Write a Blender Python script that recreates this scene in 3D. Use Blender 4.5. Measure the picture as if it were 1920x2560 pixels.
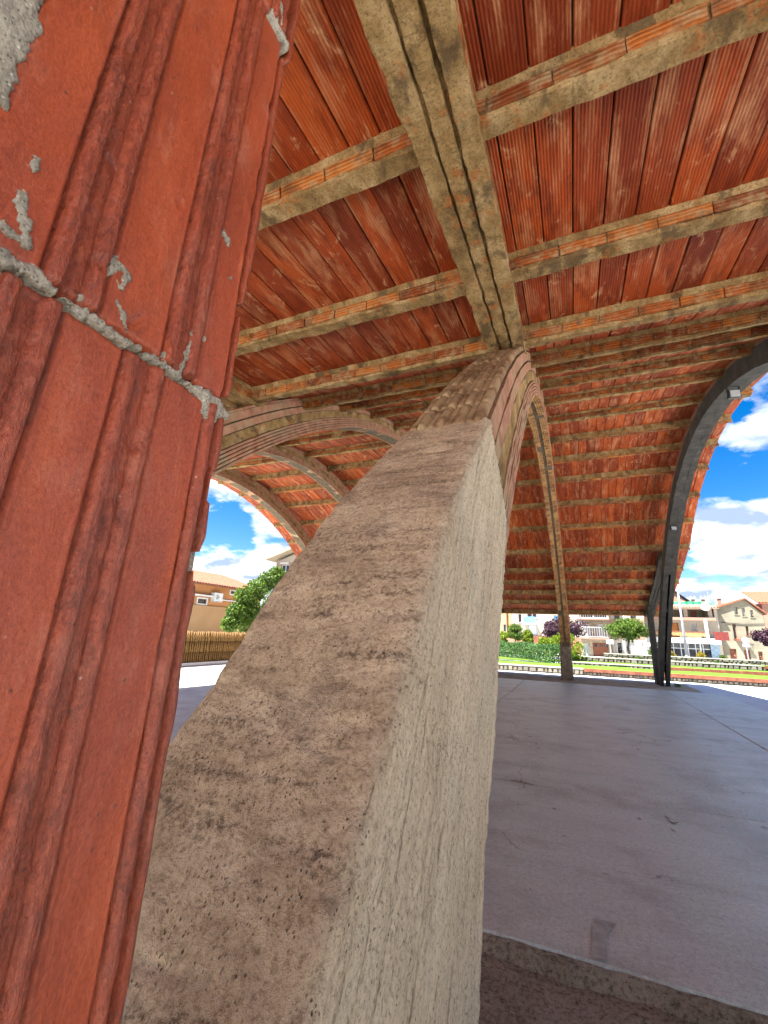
import bpy, math, random
import numpy as np
from mathutils import Vector, Matrix, noise as mnoise

for o in list(bpy.data.objects):
    bpy.data.objects.remove(o, do_unlink=True)
scene = bpy.context.scene
COL = scene.collection
random.seed(7)
rng = np.random.default_rng(7)

# ------------------------------------------------------------------ camera
IMW, IMH = 1920.0, 2560.0
CEN = np.array([IMW / 2, IMH / 2])
_vx = np.array([-1640.0, 1482.0]) - CEN      # vanishing point of the vault axis
_vz = np.array([1110.0, -2712.0]) - CEN      # vanishing point of the verticals
FPX = math.sqrt(-(_vx @ _vz))
_X = -np.array([_vx[0], _vx[1], FPX]); _X /= np.linalg.norm(_X)
_Z = np.array([_vz[0], _vz[1], FPX]); _Z /= np.linalg.norm(_Z)
_Y = np.cross(_Z, _X)
RM = np.array([_X, _Y, _Z])
EYE = 1.4

cam_d = bpy.data.cameras.new('camera')
cam = bpy.data.objects.new('camera', cam_d)
COL.objects.link(cam)
cam_d.sensor_fit = 'VERTICAL'
cam_d.sensor_height = 24.0
cam_d.lens = 24.0 * FPX / IMH
cam_d.clip_start = 0.02
cam_d.clip_end = 2000.0
right, down, fwd = RM[:, 0], RM[:, 1], RM[:, 2]
mw = Matrix(((right[0], -down[0], -fwd[0], 0.0),
             (right[1], -down[1], -fwd[1], 0.0),
             (right[2], -down[2], -fwd[2], EYE),
             (0, 0, 0, 1)))
cam.matrix_world = mw
scene.camera = cam

# ------------------------------------------------------------------ light
SUN_AZ = math.atan2(-0.62, -0.62)     # x, y of the direction towards the sun
SUN_EL = math.radians(61)
sun_vec = Vector((math.sin(SUN_AZ) * math.cos(SUN_EL), math.cos(SUN_AZ) * math.cos(SUN_EL), math.sin(SUN_EL)))
sd = bpy.data.lights.new('sun', 'SUN')
sd.energy = 4.8
sd.angle = math.radians(0.53)
sd.color = (1.0, 0.975, 0.935)
sun = bpy.data.objects.new('sun', sd)
sun.rotation_euler = (-sun_vec).to_track_quat('-Z', 'Y').to_euler()
sun.location = (-20, -20, 40)
COL.objects.link(sun)

world = bpy.data.worlds.new('World')
scene.world = world
world.use_nodes = True
wt = world.node_tree
wt.nodes.clear()
def wn(t, **k):
    n = wt.nodes.new(t)
    for a, b in k.items():
        setattr(n, a, b)
    return n
w_out = wn('ShaderNodeOutputWorld')
w_sky = wn('ShaderNodeTexSky')
w_sky.sky_type = 'NISHITA'
w_sky.sun_disc = False
w_sky.sun_elevation = SUN_EL
w_sky.sun_rotation = SUN_AZ
w_sky.air_density = 1.0
w_sky.dust_density = 0.3
w_sky.ozone_density = 2.5
w_hs = wn('ShaderNodeHueSaturation')
w_hs.inputs['Saturation'].default_value = 1.5
w_hs.inputs['Hue'].default_value = 0.508
w_hs.inputs['Value'].default_value = 0.72
wt.links.new(w_sky.outputs[0], w_hs.inputs['Color'])
w_bg = wn('ShaderNodeBackground'); w_bg.inputs['Strength'].default_value = 0.056
wt.links.new(w_hs.outputs[0], w_bg.inputs['Color'])
# cumulus: noise on the sky direction, flattened towards the horizon
w_tc = wn('ShaderNodeTexCoord')
w_sep = wn('ShaderNodeSeparateXYZ')
wt.links.new(w_tc.outputs['Generated'], w_sep.inputs[0])
w_add = wn('ShaderNodeMath', operation='ADD'); w_add.inputs[1].default_value = 0.28
wt.links.new(w_sep.outputs['Z'], w_add.inputs[0])
w_dx = wn('ShaderNodeMath', operation='DIVIDE'); w_dy = wn('ShaderNodeMath', operation='DIVIDE')
wt.links.new(w_sep.outputs['X'], w_dx.inputs[0]); wt.links.new(w_add.outputs[0], w_dx.inputs[1])
wt.links.new(w_sep.outputs['Y'], w_dy.inputs[0]); wt.links.new(w_add.outputs[0], w_dy.inputs[1])
w_cmb = wn('ShaderNodeCombineXYZ')
wt.links.new(w_dx.outputs[0], w_cmb.inputs[0]); wt.links.new(w_dy.outputs[0], w_cmb.inputs[1])
w_map = wn('ShaderNodeMapping')
w_map.inputs['Location'].default_value = (3.1, 1.4, 0.0)
wt.links.new(w_cmb.outputs[0], w_map.inputs['Vector'])
w_nz = wn('ShaderNodeTexNoise')
w_nz.inputs['Scale'].default_value = 1.9
w_nz.inputs['Detail'].default_value = 11.0
w_nz.inputs['Roughness'].default_value = 0.57
wt.links.new(w_map.outputs[0], w_nz.inputs['Vector'])
w_rp = wn('ShaderNodeValToRGB')
w_rp.color_ramp.elements[0].position = 0.495; w_rp.color_ramp.elements[0].color = (0, 0, 0, 1)
w_rp.color_ramp.elements[1].position = 0.565; w_rp.color_ramp.elements[1].color = (1, 1, 1, 1)
w_lo = wn('ShaderNodeMapRange'); w_lo.inputs['From Min'].default_value = 0.10; w_lo.inputs['From Max'].default_value = 0.42
w_lo.inputs['To Min'].default_value = 0.085; w_lo.inputs['To Max'].default_value = -0.03
wt.links.new(w_sep.outputs['Z'], w_lo.inputs['Value'])
w_sum = wn('ShaderNodeMath', operation='ADD')
wt.links.new(w_nz.outputs['Fac'], w_sum.inputs[0]); wt.links.new(w_lo.outputs[0], w_sum.inputs[1])
wt.links.new(w_sum.outputs[0], w_rp.inputs[0])
w_nz2 = wn('ShaderNodeTexNoise'); w_nz2.inputs['Scale'].default_value = 4.5; w_nz2.inputs['Detail'].default_value = 6
wt.links.new(w_map.outputs[0], w_nz2.inputs['Vector'])
w_rp2 = wn('ShaderNodeValToRGB')
w_rp2.color_ramp.elements[0].position = 0.40; w_rp2.color_ramp.elements[0].color = (0.26, 0.33, 0.45, 1)
w_rp2.color_ramp.elements[1].position = 0.60; w_rp2.color_ramp.elements[1].color = (1.0, 1.0, 1.0, 1)
wt.links.new(w_nz2.outputs['Fac'], w_rp2.inputs[0])
w_bg2 = wn('ShaderNodeBackground'); w_bg2.inputs['Strength'].default_value = 0.40
wt.links.new(w_rp2.outputs[0], w_bg2.inputs['Color'])
w_mix = wn('ShaderNodeMixShader')
wt.links.new(w_rp.outputs[0], w_mix.inputs[0])
wt.links.new(w_bg.outputs[0], w_mix.inputs[1]); wt.links.new(w_bg2.outputs[0], w_mix.inputs[2])
wt.links.new(w_mix.outputs[0], w_out.inputs['Surface'])

scene.view_settings.view_transform = 'Standard'
scene.view_settings.look = 'None'
scene.view_settings.exposure = 2.5
scene.view_settings.gamma = 1.0
scene.view_settings.use_curve_mapping = False
scene.render.engine = 'CYCLES'
scene.cycles.max_bounces = 6
scene.cycles.diffuse_bounces = 4
scene.cycles.glossy_bounces = 2
scene.cycles.transmission_bounces = 2
scene.cycles.caustics_reflective = False
scene.cycles.caustics_refractive = False

# ------------------------------------------------------------------ helpers
def ray(u, v):
    return RM @ np.array([u - CEN[0], v - CEN[1], FPX])
def at_y(u, v, y):
    d = ray(u, v); return d * (y / d[1]) + np.array([0, 0, EYE])
def at_x(u, v, x):
    d = ray(u, v); return d * (x / d[0]) + np.array([0, 0, EYE])

WORLD_LOC = {}
def link(o, parent=None, loc=(0, 0, 0)):
    COL.objects.link(o)
    loc = Vector(loc)
    WORLD_LOC[o.name] = loc
    if parent is not None:
        o.parent = parent
        o.location = loc - WORLD_LOC[parent.name]
    else:
        o.location = loc
    return o
def make_mesh(name, verts, faces, mats, smooth=False, mat_idx=None):
    me = bpy.data.meshes.new(name)
    me.from_pydata([tuple(v) for v in verts], [], [tuple(f) for f in faces])
    if not isinstance(mats, (list, tuple)):
        mats = [mats]
    for m in mats:
        me.materials.append(m)
    if mat_idx is not None:
        me.polygons.foreach_set('material_index', np.asarray(mat_idx, dtype=np.int32))
    if smooth:
        me.polygons.foreach_set('use_smooth', np.ones(len(me.polygons), dtype=bool))
    me.update()
    return me
def mobj(name, verts, faces, mats, parent=None, loc=None, smooth=False, mat_idx=None):
    """verts in world coordinates; the object's origin is put at the parent's (or given) place"""
    if loc is None:
        loc = WORLD_LOC[parent.name] if parent is not None else Vector((0, 0, 0))
    v = np.asarray(verts, dtype=float) - np.array(loc)
    me = make_mesh(name, v, faces, mats, smooth, mat_idx)
    o = bpy.data.objects.new(name, me)
    return link(o, parent, loc)
def tag(o, label, cat, group=None):
    o['label'] = label; o['category'] = cat
    if group: o['group'] = group
    return o
def empty(name, loc, label, cat, group=None):
    o = bpy.data.objects.new(name, None)
    o.empty_display_size = 0.2
    link(o, None, loc)
    return tag(o, label, cat, group)
def structure(o):
    o['kind'] = 'structure'; return o
def stuff(o):
    o['kind'] = 'stuff'; return o

class MB:
    def __init__(s):
        s.v = []; s.f = []; s.m = []
    def quad(s, a, b, c, d, m=0):
        n = len(s.v); s.v += [a, b, c, d]; s.f.append((n, n + 1, n + 2, n + 3)); s.m.append(m)
    def box(s, x0, x1, y0, y1, z0, z1, m=0):
        n = len(s.v)
        s.v += [(x0, y0, z0), (x1, y0, z0), (x1, y1, z0), (x0, y1, z0), (x0, y0, z1), (x1, y0, z1), (x1, y1, z1), (x0, y1, z1)]
        for f in ((0, 3, 2, 1), (4, 5, 6, 7), (0, 1, 5, 4), (1, 2, 6, 5), (2, 3, 7, 6), (3, 0, 4, 7)):
            s.f.append(tuple(n + i for i in f)); s.m.append(m)
    def tube(s, a, b, r0, r1=None, n=8, m=0, caps=True):
        r1 = r0 if r1 is None else r1
        a = Vector(a); b = Vector(b); d = (b - a).normalized()
        t = d.orthogonal().normalized(); u = d.cross(t)
        k = len(s.v)
        for p, r in ((a, r0), (b, r1)):
            for i in range(n):
                q = 2 * math.pi * i / n
                s.v.append(tuple(p + (t * math.cos(q) + u * math.sin(q)) * r))
        for i in range(n):
            j = (i + 1) % n
            s.f.append((k + i, k + j, k + n + j, k + n + i)); s.m.append(m)
        if caps:
            s.f.append(tuple(k + i for i in reversed(range(n)))); s.m.append(m)
            s.f.append(tuple(k + n + i for i in range(n))); s.m.append(m)
    def path_tube(s, pts, r, n=6, m=0):
        for a, b in zip(pts[:-1], pts[1:]):
            s.tube(a, b, r, r, n, m)
    def build(s, name, mats, parent=None, loc=None, smooth=False):
        return mobj(name, s.v, s.f, mats, parent, loc, smooth, s.m)

def fbm(x, y, z, octv=4):
    return mnoise.fractal((x, y, z), 0.6, 2.0, octv)
def smooth01(t):
    t = min(1.0, max(0.0, t)); return t * t * (3 - 2 * t)

# ------------------------------------------------------------------ materials
class NT:
    def __init__(s, name):
        s.mat = bpy.data.materials.new(name)
        s.mat.use_nodes = True
        s.t = s.mat.node_tree
        s.t.nodes.clear()
        s.out = s.n('ShaderNodeOutputMaterial')
        s.b = s.n('ShaderNodeBsdfPrincipled')
        s.t.links.new(s.b.outputs[0], s.out.inputs['Surface'])
        s.geo = s.n('ShaderNodeNewGeometry')
        s.pos = s.geo.outputs['Position']
    def n(s, t, **k):
        nd = s.t.nodes.new(t)
        for a, b in k.items():
            setattr(nd, a, b)
        return nd
    def put(s, sock, val):
        if isinstance(val, bpy.types.NodeSocket):
            s.t.links.new(val, sock)
        elif isinstance(val, (tuple, list)) and len(val) == 3 and sock.type == 'RGBA':
            sock.default_value = (*val, 1)
        else:
            sock.default_value = val
    def mapping(s, vec, scale=(1, 1, 1), loc=(0, 0, 0), rot=(0, 0, 0)):
        m = s.n('ShaderNodeMapping')
        s.put(m.inputs['Vector'], vec); m.inputs['Scale'].default_value = scale
        m.inputs['Location'].default_value = loc; m.inputs['Rotation'].default_value = rot
        return m.outputs[0]
    def noise(s, vec, scale, detail=4, rough=0.6, dist=0.0):
        m = s.n('ShaderNodeTexNoise')
        s.put(m.inputs['Vector'], vec); m.inputs['Scale'].default_value = scale
        m.inputs['Detail'].default_value = detail; m.inputs['Roughness'].default_value = rough
        m.inputs['Distortion'].default_value = dist
        return m.outputs['Fac']
    def voronoi(s, vec, scale, feature='F1', out='Distance', rnd=1.0):
        m = s.n('ShaderNodeTexVoronoi', feature=feature)
        s.put(m.inputs['Vector'], vec); m.inputs['Scale'].default_value = scale
        m.inputs['Randomness'].default_value = rnd
        return m.outputs[out]
    def ramp(s, fac, stops):
        r = s.n('ShaderNodeValToRGB')
        s.put(r.inputs[0], fac)
        el = r.color_ramp.elements
        while len(el) < len(stops): el.new(0.5)
        for e, (p, c) in zip(el, stops):
            e.position = p
            e.color = (c, c, c, 1) if not isinstance(c, (tuple, list)) else (*c, 1)
        return r.outputs[0]
    def mix(s, fac, a, b, mode='MIX'):
        m = s.n('ShaderNodeMix', data_type='RGBA', blend_type=mode)
        s.put(m.inputs['Factor'], fac)
        s.put(m.inputs[6], a); s.put(m.inputs[7], b)
        return m.outputs[2]
    def math(s, op, a, b=0.5, c=None):
        m = s.n('ShaderNodeMath', operation=op)
        s.put(m.inputs[0], a); s.put(m.inputs[1], b)
        if c is not None: s.put(m.inputs[2], c)
        return m.outputs[0]
    def sep(s, vec):
        m = s.n('ShaderNodeSeparateXYZ'); s.put(m.inputs[0], vec); return m.outputs
    def attr(s, name, out='Fac'):
        m = s.n('ShaderNodeAttribute', attribute_name=name); return m.outputs[out]
    def objrand(s):
        return s.n('ShaderNodeObjectInfo').outputs['Random']
    def bump(s, h, strength=0.4, dist=0.01, prev=None):
        m = s.n('ShaderNodeBump')
        m.inputs['Strength'].default_value = strength; m.inputs['Distance'].default_value = dist
        s.put(m.inputs['Height'], h)
        if prev is not None: s.put(m.inputs['Normal'], prev)
        return m.outputs[0]
    def done(s, color, rough=0.8, normal=None, spec=0.3, metal=0.0):
        s.put(s.b.inputs['Base Color'], color); s.put(s.b.inputs['Roughness'], rough)
        s.b.inputs['Specular IOR Level'].default_value = spec
        s.b.inputs['Metallic'].default_value = metal
        if normal is not None: s.put(s.b.inputs['Normal'], normal)
        return s.mat

def simple(name, col, rough=0.7, var=0.25, scale=6.0, bump=0.15, spec=0.3, metal=0.0, bdist=0.01):
    k = NT(name)
    n1 = k.noise(k.pos, scale, 5, 0.65)
    dk = tuple(c * (1 - var) for c in col); lt = tuple(min(1, c * (1 + var)) for c in col)
    c = k.ramp(n1, [(0.3, dk), (0.7, lt)])
    nb = k.bump(k.noise(k.pos, scale * 5, 4), bump, bdist) if bump else None
    return k.done(c, rough, nb, spec, metal)

def m_tile():
    k = NT('glazed_terracotta')
    st = k.mapping(k.pos, (1, 3.0, 0.7))
    big = k.noise(st, 9, 5, 0.6)
    c = k.ramp(big, [(0.25, (0.234, 0.039, 0.014)), (0.5, (0.336, 0.058, 0.019)), (0.78, (0.439, 0.083, 0.024))])
    # rough bands are duller and more purple
    band = k.attr('band')
    nb = k.noise(k.mapping(k.pos, (1, 3, 1)), 60, 5, 0.7)
    cb = k.ramp(nb, [(0.3, (0.112, 0.022, 0.010)), (0.52, (0.252, 0.049, 0.021)), (0.8, (0.392, 0.091, 0.041))])
    fb = k.math('MULTIPLY', band, k.ramp(k.noise(k.pos, 26, 4), [(0.3, 0.45), (0.65, 0.95)]))
    c = k.mix(fb, c, cb)
    dk = k.noise(k.mapping(k.pos, (1, 1.8, 0.8), (2, 7, 1)), 13, 6, 0.7)
    c = k.mix(k.ramp(dk, [(0.52, 0.0), (0.68, 0.55)]), c, (0.16, 0.034, 0.016))
    # pale lime bloom
    bl = k.noise(k.mapping(k.pos, (1, 2.4, 1.1), (0.280, 0.083, 0.151)), 16, 6, 0.7)
    c = k.mix(k.ramp(bl, [(0.54, 0.0), (0.74, 0.45)]), c, (0.467, 0.182, 0.113))
    # dirt in streaks down the tile
    sk = k.noise(k.mapping(k.pos, (1, 55, 5)), 1.6, 5, 0.7)
    c = k.mix(k.ramp(sk, [(0.58, 0.0), (0.75, 0.45)]), c, (0.158, 0.034, 0.018))
    # dark pocks and pale flecks
    v = k.voronoi(k.pos, 95); sel = k.noise(k.pos, 33, 2)
    c = k.mix(k.math('MULTIPLY', k.ramp(v, [(0.07, 1.0), (0.14, 0.0)]), k.ramp(sel, [(0.5, 0.0), (0.58, 0.9)])), c, (0.093, 0.025, 0.015))
    v2 = k.voronoi(k.mapping(k.pos, (1, 1, 1), (3.3, 1.2, 0.4)), 70)
    c = k.mix(k.math('MULTIPLY', k.ramp(v2, [(0.04, 1.0), (0.08, 0.0)]), k.ramp(k.noise(k.pos, 21, 2), [(0.55, 0.0), (0.62, 0.8)])), c, (0.579, 0.429, 0.316))
    gr = k.noise(k.mapping(k.pos, (1, 1.6, 1)), 300, 5, 0.8)
    c = k.mix(k.ramp(gr, [(0.36, 0.55), (0.5, 0.0)]), c, k.mix(1.0, c, (0.421, 0.314, 0.271), 'MULTIPLY'))
    c = k.mix(k.ramp(gr, [(0.53, 0.0), (0.7, 0.4)]), c, (0.561, 0.166, 0.075))
    hl = k.noise(k.mapping(k.pos, (1, 170, 6), (0, 0.3, 0)), 1.0, 5, 0.7)
    c = k.mix(k.ramp(hl, [(0.64, 0.0), (0.74, 0.35)]), c, (0.579, 0.199, 0.090))
    n1 = k.bump(gr, 0.55, 0.0015)
    n2 = k.bump(k.noise(k.pos, 45, 5), 0.35, 0.003, n1)
    n3 = k.bump(k.math('MULTIPLY', nb, band), 0.8, 0.004, n2)
    rg = k.ramp(k.noise(k.pos, 40, 4), [(0.3, 0.30), (0.7, 0.52)])
    return k.done(c, rg, n3, 0.5)

def m_mortar(name='mortar', a=(0.20, 0.175, 0.13), b=(0.47, 0.42, 0.33), grain=150.0):
    k = NT(name)
    n = k.noise(k.pos, 16, 6, 0.7)
    c = k.ramp(n, [(0.3, a), (0.65, b)])
    v = k.voronoi(k.pos, grain)
    c = k.mix(k.ramp(v, [(0.12, 0.75), (0.3, 0.0)]), c, (0.07, 0.06, 0.05))
    v2 = k.voronoi(k.mapping(k.pos, (1, 1, 1), (2, 1, 3)), grain * 0.8)
    c = k.mix(k.ramp(v2, [(0.10, 0.6), (0.25, 0.0)]), c, (0.72, 0.68, 0.6))
    nb = k.bump(k.noise(k.pos, grain, 5, 0.75), 0.7, 0.004)
    nb = k.bump(v, 0.4, 0.004, nb)
    return k.done(c, 0.92, nb, 0.15)

def m_rib():
    k = NT('olive_mortar')
    n = k.noise(k.mapping(k.pos, (1.0, 0.6, 0.6)), 7, 7, 0.68)
    c = k.ramp(n, [(0.28, (0.123, 0.068, 0.025)), (0.48, (0.294, 0.186, 0.076)), (0.70, (0.493, 0.346, 0.174))])
    d = k.noise(k.mapping(k.pos, (1.6, 0.8, 1), (4, 2, 0)), 4.5, 5, 0.6)
    c = k.mix(k.ramp(d, [(0.53, 0.0), (0.62, 0.8)]), c, (0.100, 0.064, 0.032))
    o = k.noise(k.mapping(k.pos, (1, 1, 1), (9, 4, 0)), 9, 5, 0.6)
    c = k.mix(k.ramp(o, [(0.58, 0.0), (0.68, 0.7)]), c, (0.423, 0.128, 0.031))
    gg = k.noise(k.pos, 75, 5, 0.8)
    c = k.mix(k.ramp(gg, [(0.36, 0.7), (0.5, 0.0)]), c, (0.071, 0.043, 0.020))
    nb = k.bump(k.noise(k.pos, 60, 6, 0.75), 0.8, 0.012)
    nb = k.bump(k.noise(k.pos, 14, 4), 0.5, 0.03, nb)
    return k.done(c, 0.93, nb, 0.1)

def m_concrete_foot(name, dark=False):
    k = NT(name)
    dust = k.attr('dust')
    n = k.noise(k.mapping(k.pos, (1, 1, 2.2)), 6, 8, 0.7)
    br = k.ramp(n, [(0.25, (0.31, 0.21, 0.125)), (0.48, (0.55, 0.395, 0.25)), (0.72, (0.72, 0.55, 0.375))])
    along = k.mapping(k.pos, (1, 1, 1), (0, 0, 0), (math.radians(33), 0, 0))
    streak = k.noise(k.mapping(along, (1, 1, 0.045)), 60, 6, 0.7)
    n2 = k.math('MULTIPLY_ADD', streak, 0.55, k.math('MULTIPLY', k.noise(k.mapping(along, (1, 1, 0.25)), 9, 7, 0.7), 0.45))
    gr = k.ramp(n2, [(0.28, (0.45, 0.35, 0.235)), (0.50, (0.71, 0.58, 0.405)), (0.72, (0.84, 0.73, 0.55))])
    # greenish and pinkish casts
    gr = k.mix(k.ramp(k.noise(k.pos, 3.1, 3), [(0.52, 0.0), (0.68, 0.35)]), gr, (0.42, 0.42, 0.33))
    c = k.mix(dust, gr, br)
    blk = k.noise(k.mapping(k.pos, (1, 1, 1.5), (5, 1, 2)), 4.0, 6, 0.65)
    c = k.mix(k.math('MULTIPLY', k.ramp(blk, [(0.54, 0.0), (0.68, 0.55)]), dust), c, (0.17, 0.115, 0.085))
    grain = k.noise(k.pos, 105, 6, 0.8)
    c = k.mix(k.ramp(grain, [(0.36, 0.8), (0.50, 0.0)]), c, k.mix(1.0, c, (0.38, 0.35, 0.33), 'MULTIPLY'))
    c = k.mix(k.ramp(grain, [(0.52, 0.0), (0.70, 0.55)]), c, k.mix(0.5, c, (0.78, 0.70, 0.60)))
    crust = k.noise(k.mapping(k.pos, (1, 0.8, 3.2)), 13, 7, 0.75)
    c = k.mix(k.math('MULTIPLY', k.ramp(crust, [(0.58, 0.0), (0.66, 0.65)]), dust), c, (0.17, 0.115, 0.08))
    ln = k.noise(k.mapping(along, (0.06, 0.1, 1.0)), 7, 3, 0.6, 0.05)
    brk = k.ramp(k.noise(k.pos, 9, 4), [(0.42, 0.0), (0.56, 1.0)])
    lf = k.math('MULTIPLY', k.math('MULTIPLY', k.ramp(ln, [(0.47, 0.0), (0.5, 1.0), (0.53, 0.0)]), brk), dust)
    c = k.mix(k.math('MULTIPLY', k.math('MULTIPLY', lf, k.ramp(grain, [(0.44, 1.0), (0.56, 0.1)])), 0.9), c, (0.13, 0.085, 0.058))
    gl = k.math('MULTIPLY', k.ramp(streak, [(0.30, 0.7), (0.43, 0.0)]), k.math('SUBTRACT', 1.0, dust))
    c = k.mix(gl, c, (0.13, 0.10, 0.075))
    v = k.voronoi(k.mapping(along, (1, 1, 0.7)), 165); sel = k.math('MULTIPLY_ADD', k.noise(k.mapping(along, (0.22, 0.3, 1.5)), 10, 4), 0.6, k.math('MULTIPLY', k.noise(k.pos, 24, 4), 0.4))
    pit = k.math('MULTIPLY', k.ramp(v, [(0.11, 1.0), (0.24, 0.0)]), k.ramp(sel, [(0.47, 0.0), (0.55, 1.0)]))
    c = k.mix(k.math('MULTIPLY', pit, 0.85), c, (0.055, 0.042, 0.034))
    v2 = k.voronoi(k.mapping(k.pos, (1, 1, 1), (1.7, 0.3, 0.9)), 80)
    fl = k.math('MULTIPLY', k.ramp(v2, [(0.08, 1.0), (0.15, 0.0)]), k.ramp(k.noise(k.pos, 17, 3), [(0.5, 0.0), (0.62, 1.0)]))
    c = k.mix(k.math('MULTIPLY', fl, 0.7), c, (0.60, 0.52, 0.42))
    h = k.math('SUBTRACT', k.math('ADD', grain, k.math('MULTIPLY', streak, 0.7)), k.math('MULTIPLY', pit, 0.9))
    nb = k.bump(h, 1.0, 0.008)
    nb = k.bump(k.noise(k.pos, 28, 6, 0.7), 0.6, 0.015, nb)
    return k.done(c, 0.95, nb, 0.12)

def m_board():
    k = NT('ceiling_clay')
    rnd = k.math('FRACT', k.math('ADD', k.objrand(), k.attr('rnd')), 0)
    c = k.ramp(rnd, [(0.0, (0.204, 0.030, 0.006)), (0.3, (0.361, 0.055, 0.009)), (0.6, (0.480, 0.088, 0.013)), (0.8, (0.324, 0.053, 0.010)), (1.0, (0.252, 0.042, 0.010))])
    xyz = k.sep(k.pos)
    n = k.noise(k.mapping(k.pos, (5, 1, 1)), 3.0, 6, 0.65)
    c = k.mix(k.ramp(n, [(0.45, 0.0), (0.66, 0.8)]), c, (0.144, 0.018, 0.004))
    # lime bloom in streaks along the board, different on each board
    off = k.n('ShaderNodeCombineXYZ'); k.put(off.inputs[0], k.math('MULTIPLY', rnd, 37.0)); k.put(off.inputs[1], k.math('MULTIPLY', rnd, 11.0))
    va = k.n('ShaderNodeVectorMath', operation='ADD'); k.put(va.inputs[0], k.mapping(k.pos, (7, 1.3, 1.3))); k.put(va.inputs[1], off.outputs[0])
    bl = k.noise(va.outputs[0], 1.5, 7, 0.7, 0.4)
    thr = k.ramp(bl, [(0.50, 0.0), (0.66, 0.6)])
    c = k.mix(thr, c, (0.600, 0.275, 0.131))
    sp = k.noise(k.mapping(k.pos, (2.2, 1.1, 1.1), (5, 3, 1)), 4.2, 7, 0.72, 0.6)
    c = k.mix(k.ramp(sp, [(0.59, 0.0), (0.68, 0.62)]), c, (0.720, 0.421, 0.217))
    # fine ribs running along the board
    w = k.math('SINE', k.math('MULTIPLY', xyz[0], 2 * math.pi / 0.0165), 0)
    rib = k.math('MULTIPLY_ADD', w, 0.5, 0.5)
    c = k.mix(k.ramp(rib, [(0.05, 0.30), (0.40, 0.0)]), c, (0.072, 0.011, 0.003))
    nb = k.bump(rib, 0.4, 0.006)
    nb = k.bump(k.noise(k.pos, 60, 4), 0.3, 0.006, nb)
    return k.done(c, 0.72, nb, 0.25)

def m_brick(name, ribs=True, ax=2, period=0.021, cols=None):
    k = NT(name)
    rnd = k.math('FRACT', k.math('ADD', k.objrand(), k.attr('rnd')), 0)
    cols = cols or [(0.180, 0.040, 0.011), (0.325, 0.084, 0.018), (0.469, 0.154, 0.029), (0.243, 0.076, 0.026)]
    c = k.ramp(rnd, [(0.0, cols[0]), (0.35, cols[1]), (0.7, cols[2]), (1.0, cols[3])])
    n = k.noise(k.pos, 12, 6, 0.7)
    c = k.mix(k.ramp(n, [(0.46, 0.0), (0.62, 0.75)]), c, (0.307, 0.230, 0.123))
    d = k.noise(k.mapping(k.pos, (1, 1, 1), (4, 4, 1)), 8, 5, 0.7)
    c = k.mix(k.ramp(d, [(0.48, 0.0), (0.62, 0.75)]), c, (0.108, 0.049, 0.020))
    nb = None
    if ribs:
        tc = k.n('ShaderNodeTexCoord').outputs['Object'] if ribs == 'obj' else k.pos
        xyz = k.sep(tc)
        w = k.math('MULTIPLY_ADD', k.math('SINE', k.math('MULTIPLY', xyz[ax], 2 * math.pi / period), 0), 0.5, 0.5)
        c = k.mix(k.math('MULTIPLY', k.ramp(w, [(0.05, 0.6), (0.35, 0.0)]), k.ramp(n, [(0.35, 1.0), (0.6, 0.3)])), c, (0.063, 0.019, 0.008))
        nb = k.bump(w, 0.6, 0.006)
    nb = k.bump(k.noise(k.pos, 70, 5), 0.5, 0.006, nb)
    return k.done(c, 0.85, nb, 0.15)

def m_layer():
    k = NT('arch_brick')
    n = k.noise(k.mapping(k.pos, (1, 1, 1)), 7, 6, 0.7)
    c = k.ramp(n, [(0.28, (0.196, 0.082, 0.046)), (0.5, (0.357, 0.179, 0.110)), (0.75, (0.464, 0.291, 0.190))])
    o = k.noise(k.mapping(k.pos, (1, 1, 1), (3, 7, 2)), 3.5, 5, 0.65)
    c = k.mix(k.ramp(o, [(0.50, 0.0), (0.66, 0.75)]), c, (0.303, 0.262, 0.157))
    nb = k.bump(k.noise(k.pos, 55, 6, 0.7), 0.7, 0.01)
    return k.done(c, 0.9, nb, 0.12)

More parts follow.
